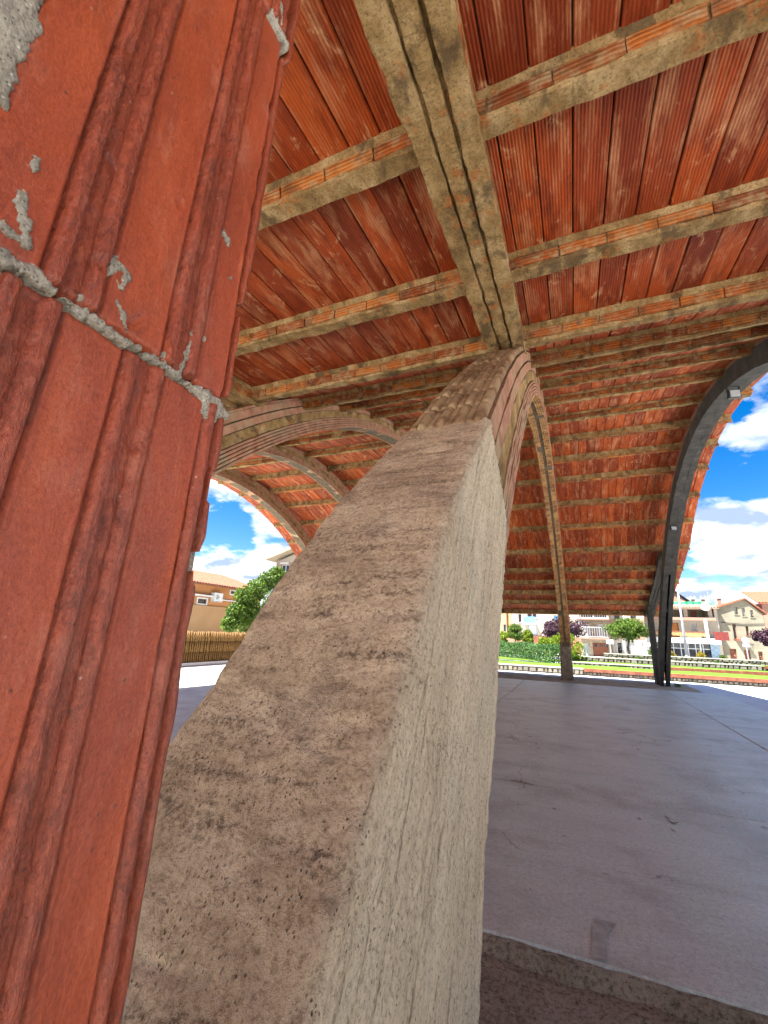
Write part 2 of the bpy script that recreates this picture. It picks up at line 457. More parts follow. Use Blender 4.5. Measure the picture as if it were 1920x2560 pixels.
def m_slab():
    k = NT('floor_concrete')
    st = k.mapping(k.pos, (0.8, 2.6, 1))
    n = k.noise(st, 1.3, 8, 0.68)
    c = k.ramp(n, [(0.25, (0.47, 0.56, 0.47)), (0.48, (0.64, 0.745, 0.63)), (0.75, (0.74, 0.83, 0.72))])
    # a browner worn lane along the near slab edge
    xyz = k.sep(k.pos)
    ed = k.ramp(k.math('MULTIPLY_ADD', xyz[1], 1.0, -2.5), [(0.0, 0.5), (0.9, 0.0)])
    c = k.mix(k.math('MULTIPLY', ed, k.ramp(k.noise(k.pos, 3, 4), [(0.4, 0.2), (0.65, 1.0)])), c, (0.42, 0.40, 0.32))
    s1 = k.noise(k.mapping(k.pos, (1, 1, 1), (4, 0, 0)), 1.1, 6, 0.7)
    c = k.mix(k.ramp(s1, [(0.50, 0.0), (0.64, 0.6)]), c, (0.39, 0.415, 0.325))
    v = k.voronoi(k.mapping(k.pos, (1, 0.6, 1)), 2.1); 
    c = k.mix(k.math('MULTIPLY', k.ramp(v, [(0.035, 1.0), (0.06, 0.0)]), 0.75), c, (0.075, 0.065, 0.055))
    v2 = k.voronoi(k.mapping(k.pos, (0.7, 1, 1), (2, 5, 0)), 4.3)
    c = k.mix(k.math('MULTIPLY', k.ramp(v2, [(0.03, 1.0), (0.05, 0.0)]), 0.7), c, (0.09, 0.08, 0.07))
    g = k.noise(k.pos, 120, 4, 0.7)
    c = k.mix(k.ramp(g, [(0.40, 0.35), (0.58, 0.0)]), c, (0.22, 0.25, 0.21))
    g2 = k.noise(k.pos, 38, 6, 0.8)
    c = k.mix(k.ramp(g2, [(0.38, 0.40), (0.5, 0.0)]), c, (0.27, 0.30, 0.26))
    c = k.mix(k.ramp(g2, [(0.53, 0.0), (0.68, 0.5)]), c, (0.80, 0.86, 0.76))
    wv = k.n('ShaderNodeVectorMath', operation='ADD'); k.put(wv.inputs[0], k.pos)
    nn = k.n('ShaderNodeTexNoise'); nn.inputs['Scale'].default_value = 2.2; nn.inputs['Detail'].default_value = 5; k.put(nn.inputs['Vector'], k.pos)
    sc = k.n('ShaderNodeVectorMath', operation='SCALE'); k.put(sc.inputs[0], nn.outputs['Color']); sc.inputs['Scale'].default_value = 0.9
    k.put(wv.inputs[1], sc.outputs[0])
    ck = k.voronoi(k.mapping(wv.outputs[0], (1, 1, 0.0)), 0.42, 'DISTANCE_TO_EDGE')
    c = k.mix(k.math('MULTIPLY', k.ramp(ck, [(0.0, 0.75), (0.0035, 0.0)]), k.ramp(k.noise(k.pos, 0.7, 2), [(0.45, 0.0), (0.55, 1.0)])), c, (0.10, 0.10, 0.09))
    rg = k.ramp(k.noise(k.pos, 4, 5), [(0.3, 0.36), (0.7, 0.58)])
    nb = k.bump(g, 0.25, 0.004)
    nb = k.bump(k.noise(k.mapping(k.pos, (0.6, 3, 1)), 9, 5), 0.22, 0.01, nb)
    return k.done(c, rg, nb, 0.45)

def m_dirt():
    k = NT('brown_earth')
    n = k.noise(k.pos, 3.0, 8, 0.72)
    c = k.ramp(n, [(0.28, (0.33, 0.27, 0.17)), (0.5, (0.54, 0.46, 0.305)), (0.74, (0.70, 0.61, 0.43))])
    v = k.voronoi(k.pos, 45)
    sel = k.ramp(k.noise(k.pos, 11, 3), [(0.52, 0.0), (0.6, 0.9)])
    c = k.mix(k.math('MULTIPLY', k.ramp(v, [(0.12, 1.0), (0.2, 0.0)]), sel), c, (0.42, 0.33, 0.24))
    v2 = k.voronoi(k.mapping(k.pos, (1, 1, 1), (7, 2, 1)), 60)
    c = k.mix(k.math('MULTIPLY', k.ramp(v2, [(0.12, 0.9), (0.2, 0.0)]), sel), c, (0.05, 0.035, 0.025))
    ge = k.noise(k.pos, 48, 7, 0.82)
    c = k.mix(k.ramp(ge, [(0.38, 0.85), (0.5, 0.0)]), c, (0.13, 0.10, 0.062))
    c = k.mix(k.ramp(ge, [(0.53, 0.0), (0.66, 0.6)]), c, (0.72, 0.64, 0.47))
    nb = k.bump(ge, 1.0, 0.03)
    return k.done(c, 0.97, nb, 0.1)

def m_leaf(name, a, b, trans=0.35):
    k = NT(name)
    n = k.noise(k.pos, 1.4, 3); r = k.attr('rnd')
    c = k.ramp(k.math('MULTIPLY_ADD', r, 0.7, k.math('MULTIPLY', n, 0.3)), [(0.1, a), (0.9, b)])
    k.b.inputs['Subsurface Weight'].default_value = 0.0
    mat = k.done(c, 0.55, None, 0.3)
    tr = k.n('ShaderNodeBsdfTranslucent'); k.put(tr.inputs['Color'], c)
    mx = k.n('ShaderNodeMixShader'); mx.inputs[0].default_value = trans
    k.t.links.new(k.b.outputs[0], mx.inputs[1]); k.t.links.new(tr.outputs[0], mx.inputs[2])
    k.t.links.new(mx.outputs[0], k.out.inputs['Surface'])
    return mat

def m_stone():
    k = NT('rubble_stone')
    rnd = k.attr('rnd')
    c = k.ramp(rnd, [(0.0, (0.100, 0.090, 0.075)), (0.4, (0.180, 0.160, 0.130)), (0.7, (0.230, 0.210, 0.175)), (1.0, (0.150, 0.100, 0.070))])
    c = k.mix(0.35, c, k.ramp(k.noise(k.pos, 9, 5), [(0.3, (0.075, 0.070, 0.060)), (0.7, (0.250, 0.230, 0.190))]))
    return k.done(c, 0.9, k.bump(k.noise(k.pos, 30, 4), 0.5, 0.02), 0.15)

def m_grass():
    k = NT('lawn_green')
    n = k.noise(k.pos, 2.4, 6, 0.7)
    c = k.ramp(n, [(0.3, (0.06, 0.125, 0.014)), (0.7, (0.125, 0.21, 0.024))])
    return k.done(c, 0.9, k.bump(k.noise(k.pos, 40, 4), 0.7, 0.03), 0.1)

def m_glass(name, col):
    k = NT(name)
    return k.done(k.ramp(k.noise(k.pos, 0.5, 3), [(0.35, col), (0.65, tuple(min(1, c * 1.6 + 0.01) for c in col))]), 0.08, None, 0.6)

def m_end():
    k = NT('backlit_dark_render')  # backlit shade of the end frame is put into this dark base colour
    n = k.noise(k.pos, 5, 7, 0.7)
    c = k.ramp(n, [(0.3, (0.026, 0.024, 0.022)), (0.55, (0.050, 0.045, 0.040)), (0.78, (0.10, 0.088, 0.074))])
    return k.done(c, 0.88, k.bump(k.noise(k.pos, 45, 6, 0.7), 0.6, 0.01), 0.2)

MT = m_tile(); MM = m_mortar('mortar', (0.20, 0.175, 0.13), (0.47, 0.42, 0.33), 300); MRIB = m_rib()
MMW = m_mortar('pale_mortar', (0.22, 0.19, 0.145), (0.50, 0.45, 0.36), 380)
MFOOT = m_concrete_foot('board_marked_concrete')
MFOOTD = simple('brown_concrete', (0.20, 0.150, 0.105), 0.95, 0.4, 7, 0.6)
MBOARD = m_board()
MBR = m_brick('purlin_brick', True, 2, 0.024)
MBRX = m_brick('soffit_brick', True, 0, 0.034, [(0.286, 0.109, 0.038), (0.420, 0.193, 0.063), (0.487, 0.244, 0.084), (0.336, 0.160, 0.063)])
MEXT = m_brick('back_tile', False, 0, 0.05, [(0.202, 0.105, 0.059), (0.277, 0.151, 0.084), (0.319, 0.210, 0.118), (0.235, 0.126, 0.067)])
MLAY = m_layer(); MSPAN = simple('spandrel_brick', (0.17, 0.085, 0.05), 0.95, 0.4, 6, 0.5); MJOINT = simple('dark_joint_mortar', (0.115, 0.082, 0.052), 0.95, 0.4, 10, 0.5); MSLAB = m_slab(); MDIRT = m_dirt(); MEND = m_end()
MROOF = simple('roof_terracotta', (0.221, 0.082, 0.045), 0.85, 0.4, 8, 0.4)
MSTONE = m_stone(); MGRASS = m_grass()
MPATH = simple('pale_paving', (0.64, 0.63, 0.605), 0.9, 0.12, 2.0, 0.3)
MCOPE = simple('stone_coping', (0.34, 0.32, 0.28), 0.9, 0.25, 3.0, 0.4)
MROAD = simple('grey_asphalt', (0.16, 0.16, 0.16), 0.9, 0.2, 4, 0.3)
MRAIL = simple('rust_red_sleeper', (0.180, 0.059, 0.034), 0.85, 0.45, 5, 0.4)
MDARK = simple('black_metal', (0.03, 0.03, 0.03), 0.5, 0.2, 8, 0.0)
MSTEEL = simple('galvanised_steel', (0.42, 0.44, 0.45), 0.45, 0.15, 8, 0.0, 0.5, 0.6)
MWHITE = simple('white_paint', (0.54, 0.54, 0.52), 0.6, 0.08, 4, 0.05)
MCREAM = simple('cream_render', (0.361, 0.303, 0.221), 0.9, 0.16, 1.2, 0.2)
MWALLW = simple('white_render', (0.36, 0.315, 0.245), 0.9, 0.08, 1.4, 0.15)
MSHUT = simple('grey_shutter', (0.344, 0.344, 0.336), 0.7, 0.1, 5, 0.1)
MGLASSD = m_glass('dark_glass', (0.012, 0.014, 0.018))
MGLASSB = m_glass('sky_blue_glass', (0.10, 0.33, 0.55))
MWOOD = simple('varnished_wood', (0.42, 0.16, 0.035), 0.55, 0.3, 6, 0.1)
MBROWN = simple('brown_wood', (0.16, 0.055, 0.025), 0.6, 0.3, 7, 0.1)
MGREEN = simple('green_sheet', (0.012, 0.13, 0.06), 0.55, 0.25, 3, 0.05)
MRED = simple('red_canvas', (0.13, 0.022, 0.018), 0.7, 0.25, 4, 0.1)
MBLUE = simple('blue_grey_panel', (0.16, 0.25, 0.34), 0.6, 0.25, 5, 0.0)
MORANGE = simple('orange_render', (0.377, 0.172, 0.066), 0.9, 0.10, 0.8, 0.15)
MSAND = simple('sand_render', (0.344, 0.205, 0.098), 0.95, 0.10, 0.8, 0.2)
MTAN = simple('olive_grey_render', (0.197, 0.176, 0.127), 0.95, 0.22, 0.9, 0.25)
MPINK = simple('salmon_render', (0.295, 0.172, 0.123), 0.95, 0.12, 0.9, 0.2)
MTRUNK = simple('tree_bark', (0.11, 0.075, 0.05), 0.95, 0.3, 12, 0.5)
MLG = m_leaf('hedge_leaf', (0.024, 0.075, 0.020), (0.12, 0.23, 0.06))
ML2 = m_leaf('lime_leaf', (0.07, 0.13, 0.008), (0.27, 0.34, 0.02))
ML3 = m_leaf('green_leaf', (0.028, 0.068, 0.008), (0.15, 0.235, 0.025))
MLP = m_leaf('purple_leaf', (0.022, 0.008, 0.015), (0.095, 0.042, 0.065), 0.2)
MLY = m_leaf('yellow_leaf', (0.16, 0.13, 0.01), (0.42, 0.32, 0.03))
MCANE = simple('split_cane', (0.17, 0.088, 0.024), 0.75, 0.35, 14, 0.2)

# ------------------------------------------------------------------ ground, floor and paths
G = -0.06
def grid_sheet(name, x0, x1, y0, y1, z, mat, nx=1, ny=1, amp=0.0, fr=1.0):
    v = []; f = []
    for j in range(ny + 1):
        for i in range(nx + 1):
            x = x0 + (x1 - x0) * i / nx; y = y0 + (y1 - y0) * j / ny
            v.append((x, y, z + (amp * fbm(x * fr, y * fr, 3.3) if amp else 0)))
    for j in range(ny):
        for i in range(nx):
            a = j * (nx + 1) + i
            f.append((a, a + 1, a + nx + 2, a + nx + 1))
    return mobj(name, v, f, mat, None, (0, 0, 0), bool(amp))
structure(grid_sheet('ground', -700, 700, -700, 700, G - 0.03, MPATH))
structure(grid_sheet('near_earth', -11.2, 3.9, -1.9, 2.66, G - 0.008, MDIRT, 150, 46, 0.018, 2.6))
structure(grid_sheet('far_earth', -11.2, 3.4, 16.4, 19.5, G + 0.030, MDIRT, 70, 16, 0.018, 1.6))
fl = bpy.data.objects.new('pavilion_floor', None); link(fl, None, (0, 9, 0)); structure(fl)
xs_j = [-11.0, -7.6, -4.2, -1.75, 2.32, 3.75]; ys_j = [2.63, 5.09, 10.6, 16.55]
for i in range(len(xs_j) - 1):
    for j in range(len(ys_j) - 1):
        m = MB()
        m.box(xs_j[i] + 0.006, xs_j[i + 1] - 0.006, ys_j[j] + 0.006, ys_j[j + 1] - 0.006, -0.14, random.uniform(-0.003, 0.003))
        p = m.build('floor_slab', MSLAB, fl)
        bv = p.modifiers.new('edge', 'BEVEL'); bv.width = 0.009; bv.segments = 1
v = []; f = []; NE = 420
for k in range(NE + 1):
    x = -11.0 + 14.72 * k / NE
    w = 0.016 * mnoise.noise((x * 3.1, 0.2, 0.4)) + 0.012 * mnoise.noise((x * 13, 1.2, 0.4)); zz = -0.008 + 0.008 * mnoise.noise((x * 5, 4.2, 0.1)) + 0.006 * mnoise.noise((x * 19, 2.2, 0.1))
    v += [(x, 2.632, zz), (x, 2.585 + w, zz - 0.004), (x, 2.555 + w * 1.4, -0.075)]
for k in range(NE):
    for c in range(2): a_ = k * 3 + c; f.append((a_, a_ + 3, a_ + 4, a_ + 1))
mobj('slab_edging', v, f, MDIRT, fl, None, True)
# dead leaves, twigs and rubbish that lie on the floor
def litter(n, x0, x1, y0, y1, z, size, mat, name):
    v = []; f = []
    for _ in range(n):
        x = random.uniform(x0, x1); y = random.uniform(y0, y1); a = random.uniform(0, 6.28)
        l = size * random.uniform(0.5, 1.5); w = l * random.uniform(0.25, 0.5); h = l * 0.25
        k = len(v); ca, sa = math.cos(a), math.sin(a)
        for (p, q, r) in ((-l, 0, 0.002), (0, w, h), (l, 0, 0.004), (0, -w, 0.001)):
            v.append((x + p * ca - q * sa, y + p * sa + q * ca, z + r))
        f += [(k, k + 1, k + 3), (k + 1, k + 2, k + 3)]
    o = mobj(name, v, f, mat, None, (0, 0, 0)); return stuff(o)
MDRY = simple('dry_leaf', (0.17, 0.10, 0.045), 0.9, 0.4, 20, 0)
tag(litter(60, -0.3, 3.2, 1.3, 2.55, G + 0.012, 0.012, MDRY, 'dry_leaf_litter'), 'dry leaf crumbs scattered on the brown earth', 'leaves')
tag(litter(34, -1.0, 3.0, 2.8, 9.0, 0.002, 0.011, MDRY, 'floor_litter'), 'small dark leaf bits strewn over the concrete floor', 'leaves')
m = MB(); m.path_tube([(0.02, 1.78, G + 0.004), (0.05, 1.70, G + 0.012), (0.06, 1.62, G + 0.008), (0.10, 1.52, G + 0.010), (0.115, 1.42, G + 0.006)], 0.006, 6)
tag(m.build('twig', MTRUNK, None, (0.05, 1.6, G)), 'thin dark twig lying on the brown earth at the bottom', 'twig')
# the shallow patched trench in the slab
m = MB()
q0 = at_y(1440, 2270, 2.75)
pts = [(0.055, 2.66), (0.115, 2.66), (0.125, 2.86), (0.175, 2.99), (0.075, 2.985), (0.06, 2.85)]
v = [(x - 0.10, y, 0.004) for x, y in pts]
o = mobj('floor_repair_patch', v, [(0, 1, 2, 3, 4, 5)], simple('olive_patch', (0.43, 0.45, 0.36), 0.9, 0.3, 12, 0.4), fl)

def floor_pt(u, v):
    d = ray(u, v); return d * (-EYE / d[2])
MSTAIN = simple('rusty_stain', (0.36, 0.30, 0.215), 0.9, 0.5, 25, 0.3); MSOOT = simple('dark_smudge', (0.38, 0.40, 0.345), 0.9, 0.35, 20, 0.2)
for (pts, wd, mt) in (([(1274, 1951), (1300, 1954), (1338, 1965)], 0.035, MSTAIN), ([(1662, 2040), (1672, 2048), (1684, 2050)], 0.014, MSTAIN), ([(1670, 2052), (1684, 2060), (1697, 2056)], 0.016, MSTAIN),
                      ([(1676, 2072), (1690, 2082)], 0.012, MSTAIN),
                      ([(1380, 2020), (1392, 2026)], 0.018, MSTAIN), ([(1505, 2183), (1525, 2190)], 0.008, MSTAIN)):
    P = [floor_pt(*p) for p in pts]; v = []; f = []; N = 14
    for k in range(N + 1):
        t = k / N * (len(P) - 1); i = min(int(t), len(P) - 2); a = t - i
        c = P[i] * (1 - a) + P[i + 1] * a; d = P[i + 1] - P[i]; n = np.array([-d[1], d[0]]) / (np.hypot(d[0], d[1]) + 1e-9)
        w = wd * math.sin(math.pi * (k + 0.3) / (N + 0.6)) ** 0.6
        for sg in (-1, 1):
            q = w * (0.55 + 0.9 * abs(mnoise.noise((k * 0.9, sg * 3.1, pts[0][0]))))
            v.append((c[0] + n[0] * q * sg, c[1] + n[1] * q * sg, 0.0042))
    for k in range(N): f.append((2 * k, 2 * k + 1, 2 * k + 3, 2 * k + 2))
    mobj('floor_stain', v, f, mt, fl)

# ------------------------------------------------------------------ pavilion
PAV = empty('market_pavilion', (-3.6, 9.35, 0), 'open vaulted pavilion with parabolic brick arches and red clay board ceiling', 'pavilion')
YC = 9.35
ZB = [(-1.7, 3.18), (-0.6, 3.36), (0.5, 3.54), (1.55, 3.70), (2.65, 3.83), (3.6, 3.93), (4.6, 4.33), (5.6, 4.81), (6.72, 5.24),
      (7.84, 5.55), (9.01, 5.74), (10.16, 5.78), (11.16, 5.68), (12.11, 5.46), (13.19, 5.09), (14.15, 4.63), (15.06, 4.05),
      (16.2, 3.60), (17.07, 3.28), (18.0, 3.0), (18.9, 2.7), (19.87, 2.37)]
NP = len(ZB)
RX0, RX1 = -10.35, 3.22
def zf(f, y):                                  # family of curves through the arch, f = 0 intrados, 1 extrados
    d = y - YC
    return (5.5 + 0.42 * f) - (0.0686 - 0.0076 * f) * d * d
def normal_at(i):
    a = ZB[max(0, i - 1)]; b = ZB[min(NP - 1, i + 1)]
    t = Vector((0, b[0] - a[0], b[1] - a[1])).normalized()
    return Vector((0, -t.z, t.y))
PH, PWD = 0.15, 0.10
NRM = [normal_at(i) for i in range(NP)]
TOP = [(ZB[i][0] + NRM[i].y * PH, ZB[i][1] + NRM[i].z * PH) for i in range(NP)]

# ---- ceiling boards
BW = 0.18
def board_mesh(length=1.0):
    w = BW / 2 - 0.0040; t = 0.035; c = 0.004
    v = []; f = []
    for y in (0.002, 0.998):
        v += [(-w, y, c), (-w + c, y, 0), (w - c, y, 0), (w, y, c), (w, y, t), (-w, y, t)]
    for i in range(6):
        j = (i + 1) % 6; f.append((i, i + 6, j + 6, j))
    f += [(0, 1, 2, 3, 4, 5), (11, 10, 9, 8, 7, 6)]
    return v, f
bv_, bf_ = board_mesh()
board_me = make_mesh('ceiling_board', bv_, bf_, MBOARD)
roof_v = []; roof_f = []
for i in range(NP):
    n = NRM[i]
    for off in (0.045, 0.105):
        for x in (RX0 - 0.02, RX1 + 0.02):
            roof_v.append((x, TOP[i][0] + n.y * off, TOP[i][1] + n.z * off))
for i in range(NP - 1):
    a = i * 4; b = a + 4
    roof_f += [(a, b, b + 1, a + 1), (a + 2, a + 3, b + 3, b + 2), (a, a + 2, b + 2, b), (a + 1, b + 1, b + 3, a + 3)]
e_ = (NP - 1) * 4
roof_f += [(0, 1, 3, 2), (e_, e_ + 2, e_ + 3, e_ + 1)]
ROOF = mobj('roof', roof_v, roof_f, MROOF, PAV)
nb_cnt = 0
jv = []; jf = []; jr = []
ncol = int((RX1 - RX0) / BW)
def board_is_single(i, x):
    y = ZB[i][0]
    if 0.4 < y < 3.7: return -3.1 < x < 2.6 and not (y < 1 and x < -1.6)
    if 6.6 < y < 15.2: return -0.25 < x
    if y > 15.2: return False
    return False
for i in range(NP - 1):
    a = TOP[i]; b = TOP[i + 1]
    L = math.hypot(b[0] - a[0], b[1] - a[1]); th = math.atan2(b[1] - a[1], b[0] - a[0])
    ct, st_ = math.cos(th), math.sin(th)
    for c in range(ncol + 1):
        x = RX1 - BW / 2 - c * BW
        dz = random.uniform(0.0, 0.005) + 0.001
        if board_is_single(i, x) and nb_cnt < 298:
            o = bpy.data.objects.new('ceiling_board', board_me)
            o.rotation_euler = (th, random.uniform(-0.008, 0.008), 0)
            o.scale = (1, L, 1)
            link(o, ROOF, (x + random.uniform(-0.001, 0.001), a[0] - st_ * dz, a[1] + ct * dz))
            nb_cnt += 1
        else:
            k = len(jv); r = random.random()
            for (p, q, s) in bv_:
                jv.append((x + p, a[0] + ct * q * L - st_ * (s + dz), a[1] + st_ * q * L + ct * (s + dz)))
            jf += [tuple(k + t for t in ff) for ff in bf_]; jr += [r] * len(bf_)
o = mobj('ceiling_boards', jv, jf, MBOARD, ROOF); stuff(o)
at = o.data.attributes.new('rnd', 'FLOAT', 'FACE'); at.data.foreach_set('value', np.array(jr, dtype=np.float32))

# ---- purlins: mortar core with bricks on the side that is seen
def purlin_core(i):
    """ragged mortar beam along X, local frame t (down-slope +y) and n (up)"""
    n = NRM[i]; t = Vector((0, n.z, -n.y))
    far = ZB[i][0] > 9.6
    w = PWD / 2
    prof = [(-w - 0.004, 0.0), (w + 0.004, 0.0), (w + 0.002, 0.028), (w - 0.010, 0.034), (w - 0.010, 0.105), (w + 0.004, 0.112), (w + 0.014, PH + 0.01),
            (-w - 0.014, PH + 0.01), (-w - 0.004, 0.112), (-w + 0.010, 0.105), (-w + 0.010, 0.034), (-w - 0.002, 0.028)]
    if far:
        prof = [(-w + 0.002, 0.012), (w - 0.002, 0.012), (w, 0.03), (w, 0.11), (w + 0.014, PH + 0.01), (-w - 0.014, PH + 0.01), (-w - 0.004, 0.09), (-w - 0.001, 0.03)]
    nx = 260; v = []; f = []; K = len(prof)
    for s in range(nx + 1):
        x = RX0 + 0.04 + (RX1 - 0.08 - RX0) * s / nx
        for kk, (p, q) in enumerate(prof):
            r1 = 0.014 * mnoise.noise((x * 5.1, i * 3.7 + kk * 1.9, 0.3)) + 0.010 * mnoise.noise((x * 17, i * 2.2 + kk * 4.1, 1.3))
            r1 *= 0.55 if far else 1.0
            pp = p * (1 + r1 * 6); qq = q + r1 * (1.0 if q < 0.05 else 0.4)
            v.append((x, ZB[i][0] + t.y * pp + n.y * qq, ZB[i][1] + t.z * pp + n.z * qq))
    for s in range(nx):
        for kk in range(K):
            l = (kk + 1) % K; a = s * K
            f.append((a + kk, a + K + kk, a + K + l, a + l))
    f.append(tuple(range(K - 1, -1, -1))); f.append(tuple(nx * K + q for q in range(K)))
    return mobj('purlin', v, f, MRIB, PAV)
def brick_box(l, h, d, ch=0.004):
    v = []; f = []
    for (x, y, z) in ((-1, -1, -1), (1, -1, -1), (1, 1, -1), (-1, 1, -1), (-1, -1, 1), (1, -1, 1), (1, 1, 1), (-1, 1, 1)):
        v.append((x * l / 2, y * d / 2, z * h / 2))
    f = [(0, 3, 2, 1), (4, 5, 6, 7), (0, 1, 5, 4), (1, 2, 6, 5), (2, 3, 7, 6), (3, 0, 4, 7)]
    return v, f
def brick_variants(name, l, h, d, mat, n=4):
    """slightly battered bricks: each face grid pushed about a little"""
    out = []
    for s in range(n):
        v = []; f = []; nx, nz = 6, 3
        for yy in (-d / 2, d / 2):
            for b in range(nz + 1):
                for a in range(nx + 1):
                    x = -l / 2 + l * a / nx; z = -h / 2 + h * b / nz
                    e = 0.003 if (a in (0, nx) or b in (0, nz)) else 0.0
                    q = 0.006 * mnoise.noise((x * 20 + s * 9, z * 25, yy * 5 + s))
                    v.append((x + q * 0.6, yy + (e if yy < 0 else -e) + q * 0.8, z + 0.5 * q))
        W = nx + 1; T = W * (nz + 1)
        for b in range(nz):
            for a in range(nx):
                i0 = b * W + a
                f.append((i0, i0 + 1, i0 + W + 1, i0 + W)); f.append((T + i0, T + i0 + W, T + i0 + W + 1, T + i0 + 1))
        for a in range(nx):
            f.append((a, T + a, T + a + 1, a + 1)); q = nz * W + a; f.append((q, q + 1, T + q + 1, T + q))
        for b in range(nz):
            q = b * W; f.append((q, q + W, T + q + W, T + q)); q = b * W + nx; f.append((q, T + q, T + q + W, q + W))
        out.append((v, f, make_mesh(name, v, f, mat)))
    return out
SIDE = brick_variants('brick', 0.276, 0.076, 0.022, MBR)
SOFF = brick_variants('brick', 0.272, 0.022, PWD - 0.012, MBR)
nbr = 0
sv = []; sf = []; sr = []
for i in range(1, NP):
    core = purlin_core(i)
    n = NRM[i]; t = Vector((0, n.z, -n.y)); th = math.atan2(-n.y, n.z)
    far = ZB[i][0] > 9.6
    x = RX1 - 0.16
    while x > RX0 + 0.15:
        if abs(((x + 0.40) % 3.0) - 0.0) < 0.0: pass
        single = (not far and 0.4 < ZB[i][0] < 9.2 and -3.1 < x < 3.0) or (far and ZB[i][0] < 15.5 and -0.2 < x < 2.4)
        vv, ff, me = random.choice(SOFF if far else SIDE)
        if far:
            off = Vector((0, 0, 0)) + n * 0.008
        else:
            off = t * (-PWD / 2 + 0.003) + n * 0.069
        loc = Vector((x, ZB[i][0], ZB[i][1])) + off
        rx = random.uniform(-0.01, 0.01)
        if random.random() < 0.05 and not far and x < 2.2:      # a gap smeared over with mortar
            x -= 0.285; continue
        if single and nbr < 298:
            o = bpy.data.objects.new('brick', me)
            o.rotation_euler = (th + rx, 0, 0)
            link(o, core, loc); nbr += 1
        else:
            k = len(sv); R3 = Matrix.Rotation(th + rx, 3, 'X'); r = random.random()
            for q in vv: sv.append(tuple(R3 @ Vector(q) + loc))
            sf += [tuple(k + u for u in g) for g in ff]; sr += [r] * len(ff)
        x -= 0.285 + random.uniform(-0.004, 0.004)
o = mobj('purlin_bricks', sv, sf, MBR, PAV); stuff(o)
at = o.data.attributes.new('rnd', 'FLOAT', 'FACE'); at.data.foreach_set('value', np.array(sr, dtype=np.float32))

# ---- arches
FRAMES = [(-0.565, -0.262, 'A'), (2.45, 2.75, 'C'), (-3.55, -3.26, 'B'), (-6.55, -6.26, 'B'), (-9.30, -9.01, 'B')]
def curve_strip(x0, x1, f0, f1, y0, y1, ny, jit=0.0, seed=0.0):
    v = []; f = []
    for s in range(ny + 1):
        y = y0 + (y1 - y0) * s / ny
        za, zc = zf(f0, y), zf(f1, y)
        q = [jit * mnoise.noise((y * 6.0 + seed, seed * 1.7 + c, 0.5)) + 0.6 * jit * mnoise.noise((y * 21.0 + seed, seed + c, 2.5)) for c in range(4)]
        v += [(x0 + q[0], y, za + q[2]), (x1 + q[1], y, za + q[3]), (x1 + q[1], y, zc + q[2]), (x0 + q[0], y, zc + q[3])]
    for s in range(ny):
        a = s * 4; b = a + 4
        for c in range(4):
            d = (c + 1) % 4; f.append((a + c, a + d, b + d, b + c))
    f.append((3, 2, 1, 0)); e = ny * 4; f.append((e, e + 1, e + 2, e + 3))
    return v, f
LAYERS = [(0.015, 0.067), (0.088, 0.140), (0.162, 0.212), (0.234, 0.284), (0.306, 0.352), (0.60, 0.755), (0.790, 0.945)]
def y_for(f, z, sgn):
    return YC + sgn * math.sqrt(max(0, ((5.5 + 0.42 * f) - z) / (0.0686 - 0.0076 * f)))
ARCH = {}
for fi, (x0, x1, kind) in enumerate(FRAMES):
    ya = y_for(0, 1.0, -1); yb = y_for(0, 0.9, 1)
    if kind == 'C':
        yb = y_for(0, -0.05, 1)
        # twin ribs with a joint between them that is open low down on the far leg
        w = (x1 - x0 - 0.055) / 2
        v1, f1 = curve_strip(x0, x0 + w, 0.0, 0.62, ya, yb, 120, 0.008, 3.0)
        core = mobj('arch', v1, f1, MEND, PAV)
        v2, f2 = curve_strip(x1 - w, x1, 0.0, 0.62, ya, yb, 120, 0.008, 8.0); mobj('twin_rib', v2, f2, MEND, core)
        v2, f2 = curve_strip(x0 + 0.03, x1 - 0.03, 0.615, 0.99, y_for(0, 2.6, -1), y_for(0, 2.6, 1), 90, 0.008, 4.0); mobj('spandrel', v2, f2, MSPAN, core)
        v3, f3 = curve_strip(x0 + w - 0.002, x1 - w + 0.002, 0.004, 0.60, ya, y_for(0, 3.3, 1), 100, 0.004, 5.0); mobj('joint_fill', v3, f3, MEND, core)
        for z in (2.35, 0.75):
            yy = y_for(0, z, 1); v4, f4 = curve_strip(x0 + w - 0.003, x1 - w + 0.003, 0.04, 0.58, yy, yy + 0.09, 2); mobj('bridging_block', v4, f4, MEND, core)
        ARCH[fi] = core; continue
    ny = 160
    v1, f1 = curve_strip(x0 + 0.022, x1 - 0.022, 0.01, 0.985, ya, yb, ny, 0.006, fi * 2.0)
    core = mobj('arch', v1, f1, MJOINT, PAV); ARCH[fi] = core
    for li, (fa, fb) in enumerate(LAYERS):
        v2, f2 = curve_strip(x0, x1, fa, fb, ya, yb, 260 if kind == 'A' else 110, 0.005, fi * 7.0 + li * 3.1)
        if kind != 'A' and li > 4 and False: continue
        mobj('brick_course', v2, f2, MLAY, core)
    v2, f2 = curve_strip(x0 + 0.006, x1 - 0.006, 0.375, 0.58, ya, yb, 160, 0.006, fi * 3.0); mobj('mortar_bed', v2, f2, MRIB, core)
    if kind == 'B':
        v2, f2 = curve_strip(x0 + 0.004, x1 - 0.004, 0.955, 1.0, ya, yb, 60, 0.006, fi * 5.0); mobj('back_course', v2, f2, MLAY, core)

